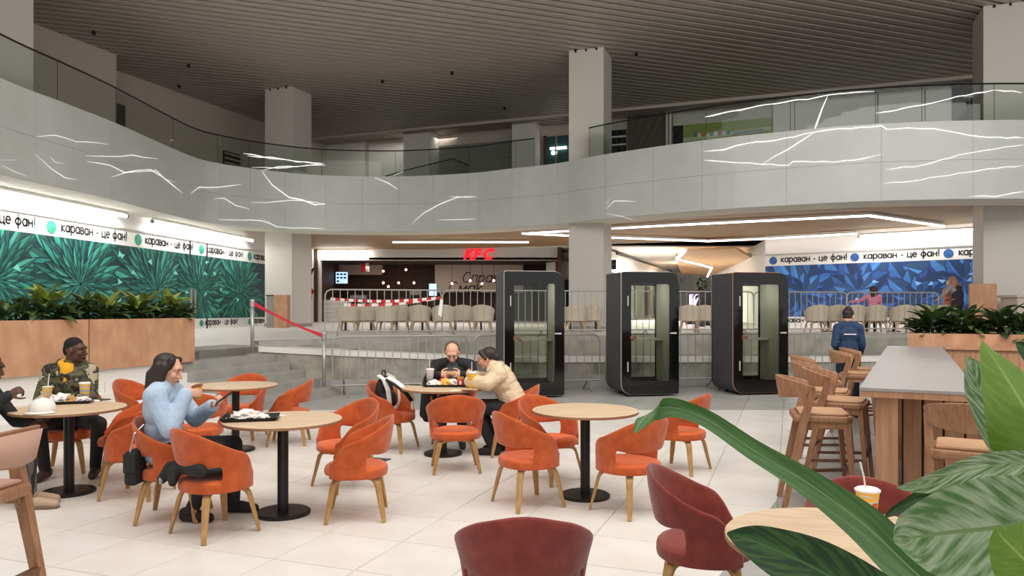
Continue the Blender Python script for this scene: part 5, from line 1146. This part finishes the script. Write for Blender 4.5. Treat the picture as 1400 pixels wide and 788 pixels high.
# broad leaf lying to the left
fleaf([(1415, 628, .95), (1375, 634, .93), (1325, 643, .91), (1280, 655, .90), (1245, 664, .89), (1226, 667, .89)], [10, 25, 30, 21, 9, 1], (.12, -.35, .93), 'leaf_striped', .25)
# small dark leaf beneath
fleaf([(1330, 665, .98), (1290, 672, .99), (1255, 684, 1.0), (1225, 697, 1.0), (1208, 709, 1.0)], [8, 13, 12, 7, 1], (.25, .1, .96), 'leaf_dark', .5)
# big grey-green leaf
fleaf([(1470, 705, .72), (1420, 712, .73), (1360, 722, .74), (1300, 728, .75), (1250, 735, .76), (1222, 740, .77)], [40, 72, 84, 72, 44, 3], (.16, -.25, .95), 'leaf_pale', .18)
# dark leaf at the bottom
fleaf([(1250, 850, .80), (1180, 815, .80), (1110, 775, .81), (1050, 748, .82), (1012, 734, .83), (994, 729, .83)], [30, 44, 42, 30, 15, 2], (.50, -.1, .85), 'leaf_dark', .25)
# bright leaf at the corner
fleaf([(1440, 800, .62), (1410, 775, .62), (1385, 750, .62), (1370, 735, .62), (1362, 722, .62)], [60, 52, 40, 24, 2], (.7, .1, .7), 'leaf_fresh', -.1)
# tips
fleaf([(1450, 520, 1.05), (1425, 500, 1.05), (1400, 478, 1.05), (1388, 468, 1.05)], [18, 18, 11, 1], (.7, 0, .7), 'leaf_dark', .3)
fleaf([(1178, 850, .8), (1182, 815, .8), (1180, 785, .8), (1174, 764, .8)], [14, 12, 8, 1], (1, 0, .1), 'leaf_fresh', .3)
for x, y, d in ((1330, 850, .85), (1450, 660, .95), (1440, 690, 1.0), (1415, 628, .95), (1470, 705, .72), (1250, 850, .8), (1440, 800, .62), (1450, 520, 1.05)):
    p = px(x, y, d)-FO; q = MB(); q.sweep([p, p.lerp(Vector((.0, 0, 0)), .5)+UP*.03, (p.x*.08, p.y*.08, 0)], [.006, .008, .01], 6); q.build('stem', 'green_stem', fp)
# ================================================================ PEOPLE
def blob(name, parts, voxel, m, parent, smooth=3, mats=None):
    """parts: ('c', p0, r0, p1, r1) tapered capsules and ('e', centre, radii, Matrix3 or None) ellipsoids, fused into one continuous skin"""
    q = MB()
    def ell(c, r, R=None, ns=14, nr=9):
        base = len(q.v); c = Vector(c)
        def add(v): v = Vector((v[0]*r[0], v[1]*r[1], v[2]*r[2])); q.v.append(tuple(c+(R @ v if R else v)))
        add((0, 0, -1))
        for i in range(1, nr):
            ph = -math.pi/2+math.pi*i/nr
            for j in range(ns): a = 2*math.pi*j/ns; add((math.cos(ph)*math.cos(a), math.cos(ph)*math.sin(a), math.sin(ph)))
        add((0, 0, 1)); top = len(q.v)-1
        for j in range(ns):
            q.f.append((base, base+1+(j+1) % ns, base+1+j)); q.f.append((top, top-ns+j, top-ns+(j+1) % ns)); q.m += [0, 0]
        for i in range(nr-2):
            for j in range(ns): a, b = base+1+i*ns+j, base+1+i*ns+(j+1) % ns; q.f.append((a, b, b+ns, a+ns)); q.m.append(0)
    small = voxel > .012
    for p in parts:
        if p[0] == 'e': ell(p[1], p[2], p[3] if len(p) > 3 else None)
        else:
            a, ra, b, rb = Vector(p[1]), p[2], Vector(p[3]), p[4]; ns, nr = (8, 5) if ra < .02 else (12, 7)
            ell(a, (ra, ra, ra), None, ns, nr); ell(b, (rb, rb, rb), None, ns, nr); q.sweep([a, b], [ra, rb], ns)
    o = q.build(name, m, parent, smooth=True)
    md = o.modifiers.new('r', 'REMESH'); md.mode = 'VOXEL'; md.voxel_size = voxel; md.use_smooth_shade = True
    if smooth: s = o.modifiers.new('s', 'SMOOTH'); s.iterations = smooth; s.factor = .5
    return o
def rotm(yaw, pitch=0, roll=0):
    """head turn: yaw + = to its left, pitch + = looking down, roll + = tilt to its right"""
    return Matrix.Rotation(yaw, 3, 'Z') @ Matrix.Rotation(-pitch, 3, 'X') @ Matrix.Rotation(roll, 3, 'Y')
def head_parts(c, R, k=1.0):
    c = Vector(c); f = lambda x, y, z: c+R @ (Vector((x, y, z))*k)
    e = lambda p, r, RR=None: ('e', f(*p), tuple(v*k for v in r), R @ RR if RR else R)
    tilt = Matrix.Rotation(.35, 3, 'X')
    return [e((0, -.012, .030), (.076, .096, .088)), e((0, .030, -.045), (.056, .058, .062)), e((0, .052, -.088), (.030, .030, .026)), e((0, .070, .030), (.060, .026, .030)),
            ('c', f(0, .092, .012), .011*k, f(0, .112, -.030), .0145*k), e((-.012, .100, -.034), (.010, .010, .008)), e((.012, .100, -.034), (.010, .010, .008)),
            e((.034, .060, -.024), (.028, .028, .032)), e((-.034, .060, -.024), (.028, .028, .032)), e((0, .086, -.063), (.026, .014, .013)),
            e((.078, -.006, -.006), (.010, .020, .032)), e((-.078, -.006, -.006), (.010, .020, .032)), e((0, -.045, -.05), (.055, .05, .05))]
def face_bits(root, body, c, R, k=1.0, lip='lip', brow='hair_dark', lids=False):
    c = Vector(c); f = lambda x, y, z: c+R @ (Vector((x, y, z))*k)
    for s in (-1, 1):
        q = MB(); q.lathe([(.001, -.0095), (.0067, -.0067), (.0095, 0), (.0067, .0067), (.001, .0095)], 10); o = q.build('eye', 'eye_white', root, smooth=True); o.location = f(s*.031, .0765, .004)
        q = MB(); q.lathe([(.006, 0), (.004, .002), (.0005, .003)], 10); i = q.build('iris', 'eye_iris', o, smooth=True); i.rotation_euler = (R @ Matrix.Rotation(-math.pi/2, 3, 'X')).to_euler(); i.location = R @ Vector((0, .0080, 0))
        if lids: q = MB(); q.lathe([(.0105, -.002), (.011, .002), (.007, .0085), (.001, .0108)], 10); o2 = q.build('eyelid', lids, root, smooth=True); o2.location = f(s*.031, .0765, .004)
        q = MB(); q.sweep([f(s*.014, .099, .026), f(s*.032, .099, .032), f(s*.052, .086, .026)], [.0035, .004, .002], 5); q.build('eyebrow', brow, root)
    q = MB(); q.sweep([f(-.024, .088, -.064), f(-.010, .100, -.060), f(0, .100, -.062), f(.010, .100, -.060), f(.024, .088, -.064)], [.002, .0055, .005, .0055, .002], 6); q.sweep([f(-.022, .088, -.066), f(0, .100, -.070), f(.022, .088, -.066)], [.002, .006, .002], 6); q.build('mouth', lip, root, smooth=True)
def hand_parts(w, fwd, palm, side, curl=.5, k=1.0, thumb=.5, spread=.06):
    """five separate fingers; w wrist, fwd along the hand, palm the way the palm looks, side +1/-1 = which side of fwd x palm the thumb leaves from"""
    w, d, n = Vector(w), Vector(fwd).normalized(), Vector(palm); n = (n-d*n.dot(d)).normalized(); s = d.cross(n).normalized()*side; out = []
    rot = lambda v, a: (d*math.cos(a)+n*math.sin(a))
    R = Matrix((s, d, n)).transposed()
    out.append(('e', w+d*.048*k, (.038*k, .050*k, .015*k), R)); out.append(('c', w, .026*k, w+d*.03*k, .024*k))
    for i, (off, ln) in enumerate(((.030, .072), (.010, .080), (-.010, .074), (-.029, .058))):
        p = w+d*(.086-.004*abs(i-1.2))*k+s*off*k; a = .25*curl; sp = (i-1.5)*-spread
        for j, fl in enumerate((.44, .32, .24)):
            a += curl*(1.0 if j else .6); dv = (rot(d, a)+s*sp).normalized(); p2 = p+dv*ln*fl*k; out.append(('c', p, (.0092-.0008*j)*k, p2, (.0086-.0010*j)*k)); p = p2
    p = w+d*.028*k+s*.030*k; dv = (d*.62+s*.75+n*.35*thumb).normalized()
    for j, ln in enumerate((.034, .030, .024)):
        p2 = p+dv*ln*k; out.append(('c', p, (.0115-.001*j)*k, p2, (.0108-.001*j)*k)); p = p2; dv = (dv+d*.35+n*.45*thumb-s*.25).normalized()
    return out
def person(label, loc, rz, J, top, bottom, shoe, skin, hair, headR, hands, head_k=1.0, fem=False, shoes_obj=True, vox=.007, name='person', puff=0, collar=None, face=True, lids=True, brow='hair_dark', sleeve=1.0, loose=0, group=None):
    t = thing(name, label, 'person', loc, rz, group); J = {k: Vector(v) for k, v in J.items()}
    sw = (J['shR']-J['shL']).length; ax = (J['shR']-J['shL']).normalized(); upv = (J['neck']-J['hip']).normalized(); fw = upv.cross(ax).normalized(); Rt = Matrix((ax, fw, upv)).transposed(); ch = J['hip'].lerp(J['neck'], .66); be = J['hip'].lerp(J['neck'], .30); tl = (J['neck']-J['hip']).length
    def torso(g): return [('e', ch, (sw*.47+g, .105+g, tl*.30+g), Rt), ('e', be, (sw*.40+g, .10+g, tl*.34+g), Rt), ('e', J['hip'], (.165+g, .115+g, .11+g), Rt), ('c', J['shL'], .055+g, J['neck'], .05+g), ('c', J['shR'], .055+g, J['neck'], .05+g)]
    def arm(s, g, end=1.0): e, w = J['el'+s], J['el'+s].lerp(J['wr'+s], end); return [('c', J['sh'+s], .052+g, e, .040+g), ('c', e, .040+g, w, .029+g*.9)]
    def leg(s, g): return [('c', J['hj'+s], .085+g, J['kn'+s], .056+g), ('c', J['kn'+s], .055+g, J['kn'+s].lerp(J['an'+s], .35), .052+g), ('c', J['kn'+s].lerp(J['an'+s], .35), .052+g, J['an'+s], .036+g*1.1)]
    def foot(s, g): a, e = J['an'+s], J['to'+s]; d = (e-a); d.z = 0; d.normalize(); h = Vector((a.x, a.y, e.z+.012))-d*.05; return [('c', h, .034+g, e, .028+g), ('c', a, .036+g, h+UP*.02, .036+g), ('c', h.lerp(e, .5)+UP*.012, .036+g, e, .030+g)]
    hp = head_parts(J['head'], headR, head_k)
    body = torso(0)+arm('L', 0)+arm('R', 0)+leg('L', 0)+leg('R', 0)+foot('L', -.006)+foot('R', -.006)+hp+[('c', J['neck'], .054, J['head']+headR @ Vector((0, -.015, -.05)), .050)]
    for s in 'LR':
        if s in hands: body += hand_parts(J['wr'+s], **hands[s])
    bo = blob('body', body, vox, skin, t, 3)
    g = .016+puff+loose
    up_ = torso(g)+arm('L', g*.95, sleeve)+arm('R', g*.95, sleeve)+[('c', J['neck']-upv*.04, .062+g*.6, J['neck']+upv*(.012 if not puff else .05), .058+g*.6)]
    if puff:
        for s in 'LR':
            for a, b_ in (('sh', 'el'), ('el', 'wr')):
                for k in range(3): p = J[a+s].lerp(J[b_+s], (k+.5)/3); up_.append(('e', p, (.052+puff*.9,)*3))
        for k in range(5): p = J['hip'].lerp(J['neck'], .05+k*.2); up_.append(('e', p, (sw*.45+puff*.7, .125+puff*.8, .075), Rt))
    blob('jacket' if puff or collar else 'top', up_, max(vox, .010), top, t, 3)
    lo_ = [('e', J['hip']-upv*.02, (.172+.01, .125, .105), Rt)]+leg('L', .013)+leg('R', .013)
    blob('trousers', lo_, max(vox, .010), bottom, t, 3)
    if shoe:
        for s in 'LR': blob('shoe', foot(s, .008), max(vox, .009), shoe, t, 2)
    if hair:
        hm, hparts = hair; blob('hair', [('e', J['head']+headR @ Vector(p), r, headR @ Rr if Rr else headR) if kind == 'e' else ('c', J['head']+headR @ Vector(p), r, J['head']+headR @ Vector(Rr[0]), Rr[1]) for kind, p, r, Rr in hparts], max(.007, vox), hm, t, 2)
    if face: face_bits(t, bo, J['head'], headR, head_k, 'lip_dark' if skin == 'skin_dark' else 'lip', brow, skin if lids else False)
    return t
def sit(**kw):
    J = dict(hip=(0, -.02, .53), neck=(0, .0, 1.03), head=(0, .03, 1.175), shL=(-.185, .0, .985), shR=(.185, .0, .985), elL=(-.23, .1, .72), elR=(.23, .1, .72), wrL=(-.12, .3, .66), wrR=(.12, .3, .66),
             hjL=(-.09, .0, .51), hjR=(.09, .0, .51), knL=(-.12, .42, .52), knR=(.12, .42, .52), anL=(-.12, .40, .085), anR=(.12, .40, .085), toL=(-.14, .56, .034), toR=(.14, .56, .034)); J.update(kw); return J
CAP = [('e', (0, -.022, .042), (.082, .098, .086), None)]
# --- man in the camouflage jacket, looking off to his left
J = sit(head=(-.075, .06, 1.19), neck=(-.03, .02, 1.03), wrL=(-.03, .30, .63), wrR=(.12, .28, .62), knL=(-.40, .34, .51), anL=(-.34, .28, .085), toL=(-.37, .43, .034), knR=(.10, .43, .52), anR=(.07, .36, .085), toR=(.07, .52, .034))
cm = person('person in camouflage jacket and yellow hoodie at the left table, looking aside', (-4.37, 7.38, 0), math.radians(188), J, 'camo', 'black', 'boot_brown', 'skin_dark', ('hair_black', [('e', (0, -.022, .058), (.079, .092, .080), None), ('e', (0, -.075, .01), (.062, .045, .07), None)]), rotm(1.35, 0, 0), {'L': dict(fwd=(.5, .8, -.2), palm=(.2, -.1, -1), side=-1, curl=.4), 'R': dict(fwd=(-.5, .8, -.2), palm=(-.2, -.1, -1), side=1, curl=.4)}, collar=1, brow='hair_black', puff=.010)
blob('hoodie', [('c', (-.06, .055, 1.07), .032, (.0, .09, 1.00), .035), ('c', (.06, .055, 1.07), .032, (0, .09, 1.00), .035), ('e', (-.01, .085, .985), (.07, .05, .10)), ('c', (-.01, .118, .97), .02, (-.005, .128, .90), .016), ('c', (-.06, .0, 1.08), .035, (.06, .0, 1.08), .035)], .008, 'hoodie_yellow', cm)
blob('collar', [('c', (-.10, -.04, 1.07), .045, (.10, -.04, 1.07), .045), ('c', (-.11, -.03, 1.06), .04, (-.09, .09, .98), .035), ('c', (.11, -.03, 1.06), .04, (.09, .09, .98), .035)], .010, 'camo', cm)
# --- person cut off by the left edge of the picture
J = sit(hip=(0, -.02, .53), neck=(0, .10, 1.0), head=(.02, .20, 1.13), shL=(-.18, .08, .95), shR=(.18, .08, .95), elL=(-.22, .28, .66), wrL=(-.10, .46, .66), elR=(.26, .30, .79), wrR=(.20, .44, .92), knL=(-.10, .42, .50), anL=(-.08, .46, .09), toL=(-.08, .66, .034), knR=(.10, .44, .50), anR=(.10, .52, .09), toR=(.10, .74, .034))
p2 = person('person in black sleeve and plaid trousers cut off by the left edge', (-4.42, 6.02, 0), math.radians(-84), J, 'near_black', 'plaid', 'sneaker', 'skin_dark', ('hair_black', CAP), rotm(0, .25), {'R': dict(fwd=(-.1, .8, .5), palm=(-.6, -.2, -.5), side=-1, curl=1.2, thumb=.9), 'L': dict(fwd=(.3, 1, 0), palm=(0, 0, -1), side=-1, curl=.4)}, brow='hair_black')
for s, y in ((-.08, .60), (.10, .68)): q = MB(); q.prism([(s-.045, y-.20), (s+.045, y-.20), (s+.05, y+.02), (s+.03, y+.085), (s-.03, y+.085), (s-.05, y+.02)], 0, .022); q.build('sole', 'sole', p2, bevel=.006)
# --- woman in light blue with a cup and a phone
J = sit(hip=(0, -.05, .53), neck=(0, -.06, 1.0), head=(0, -.02, 1.135), shL=(-.18, -.05, .95), shR=(.18, -.05, .95), elR=(.23, .08, .71), wrR=(.115, .15, .955), elL=(-.20, .12, .73), wrL=(-.08, .28, .84),
        knL=(-.08, .43, .58), anL=(-.03, .50, .24), toL=(-.02, .62, .17), knR=(.11, .42, .53), anR=(.14, .20, .085), toR=(.16, .34, .034))
J.update(knL=(-.11, .44, .54), anL=(-.10, .44, .085), toL=(-.10, .60, .034))
hw = [('e', (0, -.026, .040), (.088, .100, .086), None), ('e', (0, -.070, -.03), (.088, .050, .12), None), ('c', (.074, -.01, .03), .034, ((.086, .004, -.19), .036)), ('c', (-.074, -.01, .03), .034, ((-.086, .004, -.19), .036)), ('c', (.074, -.05, .02), .034, ((.082, -.05, -.19), .036)), ('c', (-.074, -.05, .02), .034, ((-.082, -.05, -.19), .036)), ('c', (.06, .03, .085), .028, ((.084, .012, -.02), .018)), ('c', (-.06, .03, .085), .028, ((-.084, .012, -.02), .018)), ('c', (.05, -.08, -.06), .05, ((.055, -.06, -.17), .045)), ('c', (-.05, -.08, -.06), .05, ((-.055, -.06, -.17), .045)), ('c', (0, -.09, -.05), .05, ((0, -.075, -.17), .045))]
wm = person('person with long dark hair in light blue sweatshirt, raising a cup', (-2.62, 5.73, 0), math.radians(-86), J, 'sweat_blue', 'near_black', 'black', 'skin_light', ('hair_dark', hw), rotm(-.05, .30), loose=.016, hands={'R': dict(fwd=(-.1, .95, .15), palm=(-1, .1, 0), side=1, curl=.95, thumb=.9), 'L': dict(fwd=(.35, .8, .35), palm=(.1, -.3, .9), side=1, curl=.8, thumb=.8)})
M4 = Matrix.Translation((-2.62, 5.73, 0)) @ Matrix.Rotation(math.radians(-86), 4, 'Z')
hc = M4 @ Vector((.062, .225, .915))
cupc = paper_cup('coffee_cup', hc, 'yellow coffee cup with dark lid raised by the woman in light blue', h=.10, r0=.029, r1=.041, body='cup_yellow', bands=False, lid='stool_dark'); cupc.rotation_euler = (.08, -.10, 0)
phone(M4 @ Vector((-.045, .385, .905)), (math.radians(35), math.radians(-20), math.radians(-60)), 'phone held in the left hand of the woman in light blue')
# --- man in black eating, facing the camera
J = sit(hip=(0, -.02, .53), neck=(0, .20, .97), head=(0, .30, 1.09), shL=(-.20, .17, .93), shR=(.20, .17, .93), elL=(-.27, .42, .78), elR=(.27, .42, .78), wrL=(-.13, .52, .85), wrR=(.13, .52, .85), anR=(.1, .52, .085), toR=(.1, .68, .034))
mm = person('person in black jacket over grey shirt with thinning hair, eating at the shared table', (-.70, 9.05, 0), math.radians(180), J, 'black', 'near_black', 'charcoal', 'skin_light', ('hair_short', [('e', (0, -.055, .040), (.083, .072, .078), None), ('c', (.076, -.02, .05), .016, ((.078, -.012, .0), .012)), ('c', (-.076, -.02, .05), .016, ((-.078, -.012, .0), .012))]), rotm(0, .62), {'L': dict(fwd=(.75, .55, .1), palm=(.3, -.7, -.2), side=-1, curl=.7), 'R': dict(fwd=(-.75, .55, .1), palm=(-.3, -.7, -.2), side=1, curl=.7)}, brow='hair_short', puff=.006)
blob('shirt', [('e', (0, .24, .82), (.12, .11, .13)), ('c', (0, .22, .95), .07, (0, .25, .85), .09)], .010, 'charcoal', mm)
crumple('food_piece', (-.70, 8.44, .86), 'piece of food held in both hands by the man in black', 'food', 'kraft', .05, .03, .03, 50)
# --- woman in the cream puffer, leaning in from the right
J = sit(hip=(0, -.04, .53), neck=(0, .20, .93), head=(.0, .29, 1.055), shL=(-.17, .15, .885), shR=(.17, .15, .885), elL=(-.24, .26, .80), elR=(.22, .32, .80), wrL=(-.13, .47, .81), wrR=(.06, .46, .84), anL=(-.1, .22, .085), toL=(-.1, .37, .034), anR=(.12, .18, .085), toR=(.12, .33, .034))
pw = person('person in cream puffer jacket and glasses, leaning over the shared table', (.02, 8.24, 0), math.radians(84), J, 'puffer_cream', 'black', 'black', 'skin_light', ('hair_dark', [('e', (0, -.024, .040), (.086, .100, .086), None), ('e', (0, -.09, .0), (.05, .05, .06), None), ('c', (.05, .05, .08), .03, ((.08, .0, .0), .02)), ('c', (-.05, .05, .08), .03, ((-.08, .0, .0), .02))]), rotm(-.15, .22), {'L': dict(fwd=(.2, .3, .8), palm=(.3, -.6, 0), side=1, curl=.7), 'R': dict(fwd=(-.4, .6, .5), palm=(-.3, -.6, 0), side=-1, curl=.7)}, puff=.030)
hR = rotm(-.15, .22); q = MB(); f = lambda x, y, z: Vector(J['head'])+hR @ Vector((x, y, z))
for s in (-1, 1):
    q.sweep([f(s*.033+.021*math.cos(a*.524), .107, .006+.018*math.sin(a*.524)) for a in range(12)], .002, 4, closed=True); q.sweep([f(s*.054, .105, .008), f(s*.079, .03, .012), f(s*.082, -.01, .004)], .002, 4)
q.sweep([f(-.012, .107, .008), f(.012, .107, .008)], .002, 4); q.build('glasses', 'copper', pw)
blob('collar', [('c', (-.09, .16, .97), .055, (.09, .16, .97), .055), ('c', (-.09, .16, .97), .05, (-.07, .26, .93), .04), ('c', (.09, .16, .97), .05, (.07, .26, .93), .04)], .011, 'puffer_cream', pw)
# --- woman in denim walking away
J = dict(hip=(0, 0, .95), neck=(0, .01, 1.42), head=(.01, .03, 1.545), shL=(-.155, 0, 1.365), shR=(.155, 0, 1.365), elL=(-.21, -.05, 1.11), elR=(.205, .0, 1.11), wrL=(-.14, .14, 1.03), wrR=(.20, .12, .96), hjL=(-.09, 0, .92), hjR=(.09, 0, .92), knL=(-.10, .03, .50), knR=(.10, .02, .50), anL=(-.10, -.04, .085), anR=(.11, 0, .085), toL=(-.10, .11, .034), toR=(.12, .15, .034))
dn = person('person in dark denim jumpsuit with tied hair, seen from behind near the bar', (4.98, 11.05, 0), math.radians(-12), J, 'denim', 'navy', 'black', 'skin_light', ('hair_dark', [('e', (0, -.024, .040), (.086, .100, .086), None), ('e', (.02, -.07, .10), (.05, .05, .045), None), ('e', (0, -.06, -.015), (.07, .05, .05), None)]), rotm(-.55, .15), {'L': dict(fwd=(.4, .8, -.2), palm=(.4, -.2, -.6), side=-1, curl=.5), 'R': dict(fwd=(-.1, .6, -.8), palm=(-1, 0, 0), side=1, curl=.5)}, vox=.009)
dn.scale = (.95, .95, .97)
q = MB(); q.box((0, -.128, 1.27), (.09, .004, .006)); q.build('back_print', 'print_white', dn)
blob('belt', [('e', (0, 0, 1.02), (.155, .125, .035))], .012, 'navy', dn)
# --- people on the terrace
J = sit(hip=(0, -.02, .62), neck=(0, .02, 1.10), head=(0, .05, 1.24), shL=(-.17, .02, 1.05), shR=(.17, .02, 1.05), elL=(-.38, .08, .92), wrL=(-.58, .14, .90), elR=(.22, .12, .80), wrR=(.16, .34, .85))
for k_ in ('hjL', 'hjR', 'knL', 'knR'): v = sit()[k_]; J[k_] = (v[0], v[1], v[2]+.03)
person('person in pink top with long brown hair, arm stretched out, on the terrace', (px(1194, 0, 22.1).x, 22.1, P), math.radians(-15), J, 'pink', 'navy', 'black', 'skin_light', ('hair_brown', hw), rotm(.5, .1), {'L': dict(fwd=(-1, .2, 0), palm=(0, 0, -1), side=1, curl=.3), 'R': dict(fwd=(-.2, 1, 0), palm=(0, 0, -1), side=-1, curl=.3)}, vox=.014, face=False)
J = dict(hip=(0, 0, .95), neck=(-.06, .06, 1.40), head=(-.10, .10, 1.525), shL=(-.22, .06, 1.35), shR=(.13, .04, 1.36), elL=(-.36, .14, 1.14), elR=(.26, .06, 1.12), wrL=(-.46, .26, .98), wrR=(.2, .2, .95), hjL=(-.09, 0, .92), hjR=(.09, 0, .92), knL=(-.10, .03, .50), knR=(.10, .02, .50), anL=(-.10, 0, .085), anR=(.11, 0, .085), toL=(-.10, .15, .034), toR=(.12, .15, .034))
ad = person('person in dark vest and grey sleeves hugging someone on the terrace', (px(1309, 0, 21.9).x, 21.9, P), math.radians(25), J, 'grey_knit', 'dark_vest', 'black', 'skin_light', ('hair_blond', hw), rotm(.4, .3), {'L': dict(fwd=(-.6, .6, -.3), palm=(0, 0, -1), side=1, curl=.3), 'R': dict(fwd=(0, .6, -.8), palm=(-1, 0, 0), side=1, curl=.4)}, vox=.014, face=False)
blob('vest', [('e', (0, .0, 1.08), (.19, .14, .26)), ('e', (0, 0, .86), (.20, .15, .22)), ('c', (-.08, 0, 1.3), .09, (.06, 0, 1.3), .09)], .014, 'dark_vest', ad)
J = dict(hip=(0, 0, .84), neck=(0, .03, 1.28), head=(0, .06, 1.40), shL=(-.15, .02, 1.23), shR=(.15, .02, 1.23), elL=(-.2, .1, 1.0), elR=(.2, .1, 1.0), wrL=(-.1, .26, 1.05), wrR=(.1, .26, 1.05), hjL=(-.08, 0, .82), hjR=(.08, 0, .82), knL=(-.08, .03, .45), knR=(.08, .02, .45), anL=(-.08, 0, .085), anR=(.08, 0, .085), toL=(-.08, .13, .034), toR=(.08, .13, .034))
person('smaller person in peach top with pale hat, hugged on the terrace', (px(1298, 0, 22.4).x-.02, 22.45, P), math.radians(-160), J, 'peach', 'dark_vest', 'black', 'skin_light', ('bag_white', [('e', (0, -.02, .06), (.095, .105, .085), None)]), rotm(-.3, .3), {'L': dict(fwd=(.3, .8, .2), palm=(0, 0, -1), side=-1, curl=.3), 'R': dict(fwd=(-.3, .8, .2), palm=(0, 0, -1), side=1, curl=.3)}, vox=.014, face=False)
J = sit(hip=(0, -.02, .14), neck=(0, 0, .46), head=(0, .01, .585), shL=(-.12, 0, .42), shR=(.12, 0, .42), elL=(-.17, .05, .27), elR=(.17, .05, .27), wrL=(-.08, .18, .22), wrR=(.08, .18, .22), hjL=(-.07, 0, .12), hjR=(.07, 0, .12), knL=(-.12, .22, .16), knR=(.12, .22, .16), anL=(-.1, .40, .06), anR=(.1, .40, .06), toL=(-.1, .44, .12), toR=(.1, .44, .12))
person('small dark-haired child sitting behind the plants of the right trough', (px(1332, 0, 18.6).x, 18.9, P), math.radians(150), J, 'grey_knit', 'navy', 'black', 'skin_light', ('hair_brown', CAP), rotm(.3, .2), {}, vox=.012, face=False, head_k=.92)
# --- coats and the backpack
blob_t = thing('black_coat', 'black coat lying over the seat of the nearest chair at the tray table', 'coat', (-2.13, 5.35, 0), math.radians(-38))
blob('coat_cloth', [('e', (0, -.02, .47), (.20, .17, .045)), ('c', (-.14, -.20, .49), .05, (.16, -.20, .50), .05), ('c', (-.20, -.22, .47), .05, (-.25, -.26, .39), .035), ('c', (-.1, -.25, .46), .05, (-.05, -.285, .40), .03), ('c', (.05, -.1, .52), .06, (.12, .15, .50), .05)], .010, 'near_black', blob_t)
blob('lining', [('c', (-.235, -.275, .40), .018, (-.215, -.285, .37), .012)], .006, 'box_grey', blob_t)
jt = thing('hung_jacket', 'black jacket hanging down at the left of the man in black', 'coat', (-1.02, 8.98, 0), 0)
blob('jacket_cloth', [('c', (0, 0, .72), .05, (0, -.02, .30), .06), ('c', (.05, .04, .72), .05, (.06, .04, .30), .07), ('c', (-.03, .03, .70), .04, (-.05, .03, .33), .05)], .012, 'near_black', jt)
bp_ = thing('backpack', 'black and white backpack sitting on the chair left of the shared table', 'bag', (-1.40, 8.50, .45), math.radians(-108))
blob('bag_body', [('e', (0, -.06, .20), (.15, .09, .20)), ('e', (0, -.02, .12), (.15, .10, .12))], .010, 'near_black', bp_)
for s in (-1, 1): q = MB(); q.sweep([(s*.10, -.08, .40), (s*.125, .0, .36), (s*.13, .055, .24), (s*.125, .07, .10), (s*.11, .04, .01)], 1, flat=(.026, .010, (s*.3, 1, 0))); q.build('white_stripe', 'bag_white', bp_)
q = MB(); q.sweep([(-.04, -.07, .40), (-.03, -.07, .45), (.03, -.07, .45), (.04, -.07, .40)], .009, 6); q.build('handle', 'black', bp_)
q = MB(); q.sweep([(.09, .03, .38), (.13, .16, .33), (.16, .30, .25), (.17, .38, .16), (.15, .36, .05)], 1, flat=(.028, .010, (.3, 0, 1))); q.build('strap', 'bag_white', bp_)
q = MB(); q.sweep([(.11, .03, .36), (.16, .16, .31), (.19, .30, .23), (.20, .38, .14)], 1, flat=(.022, .010, (.3, 0, 1))); q.build('strap', 'near_black', bp_)
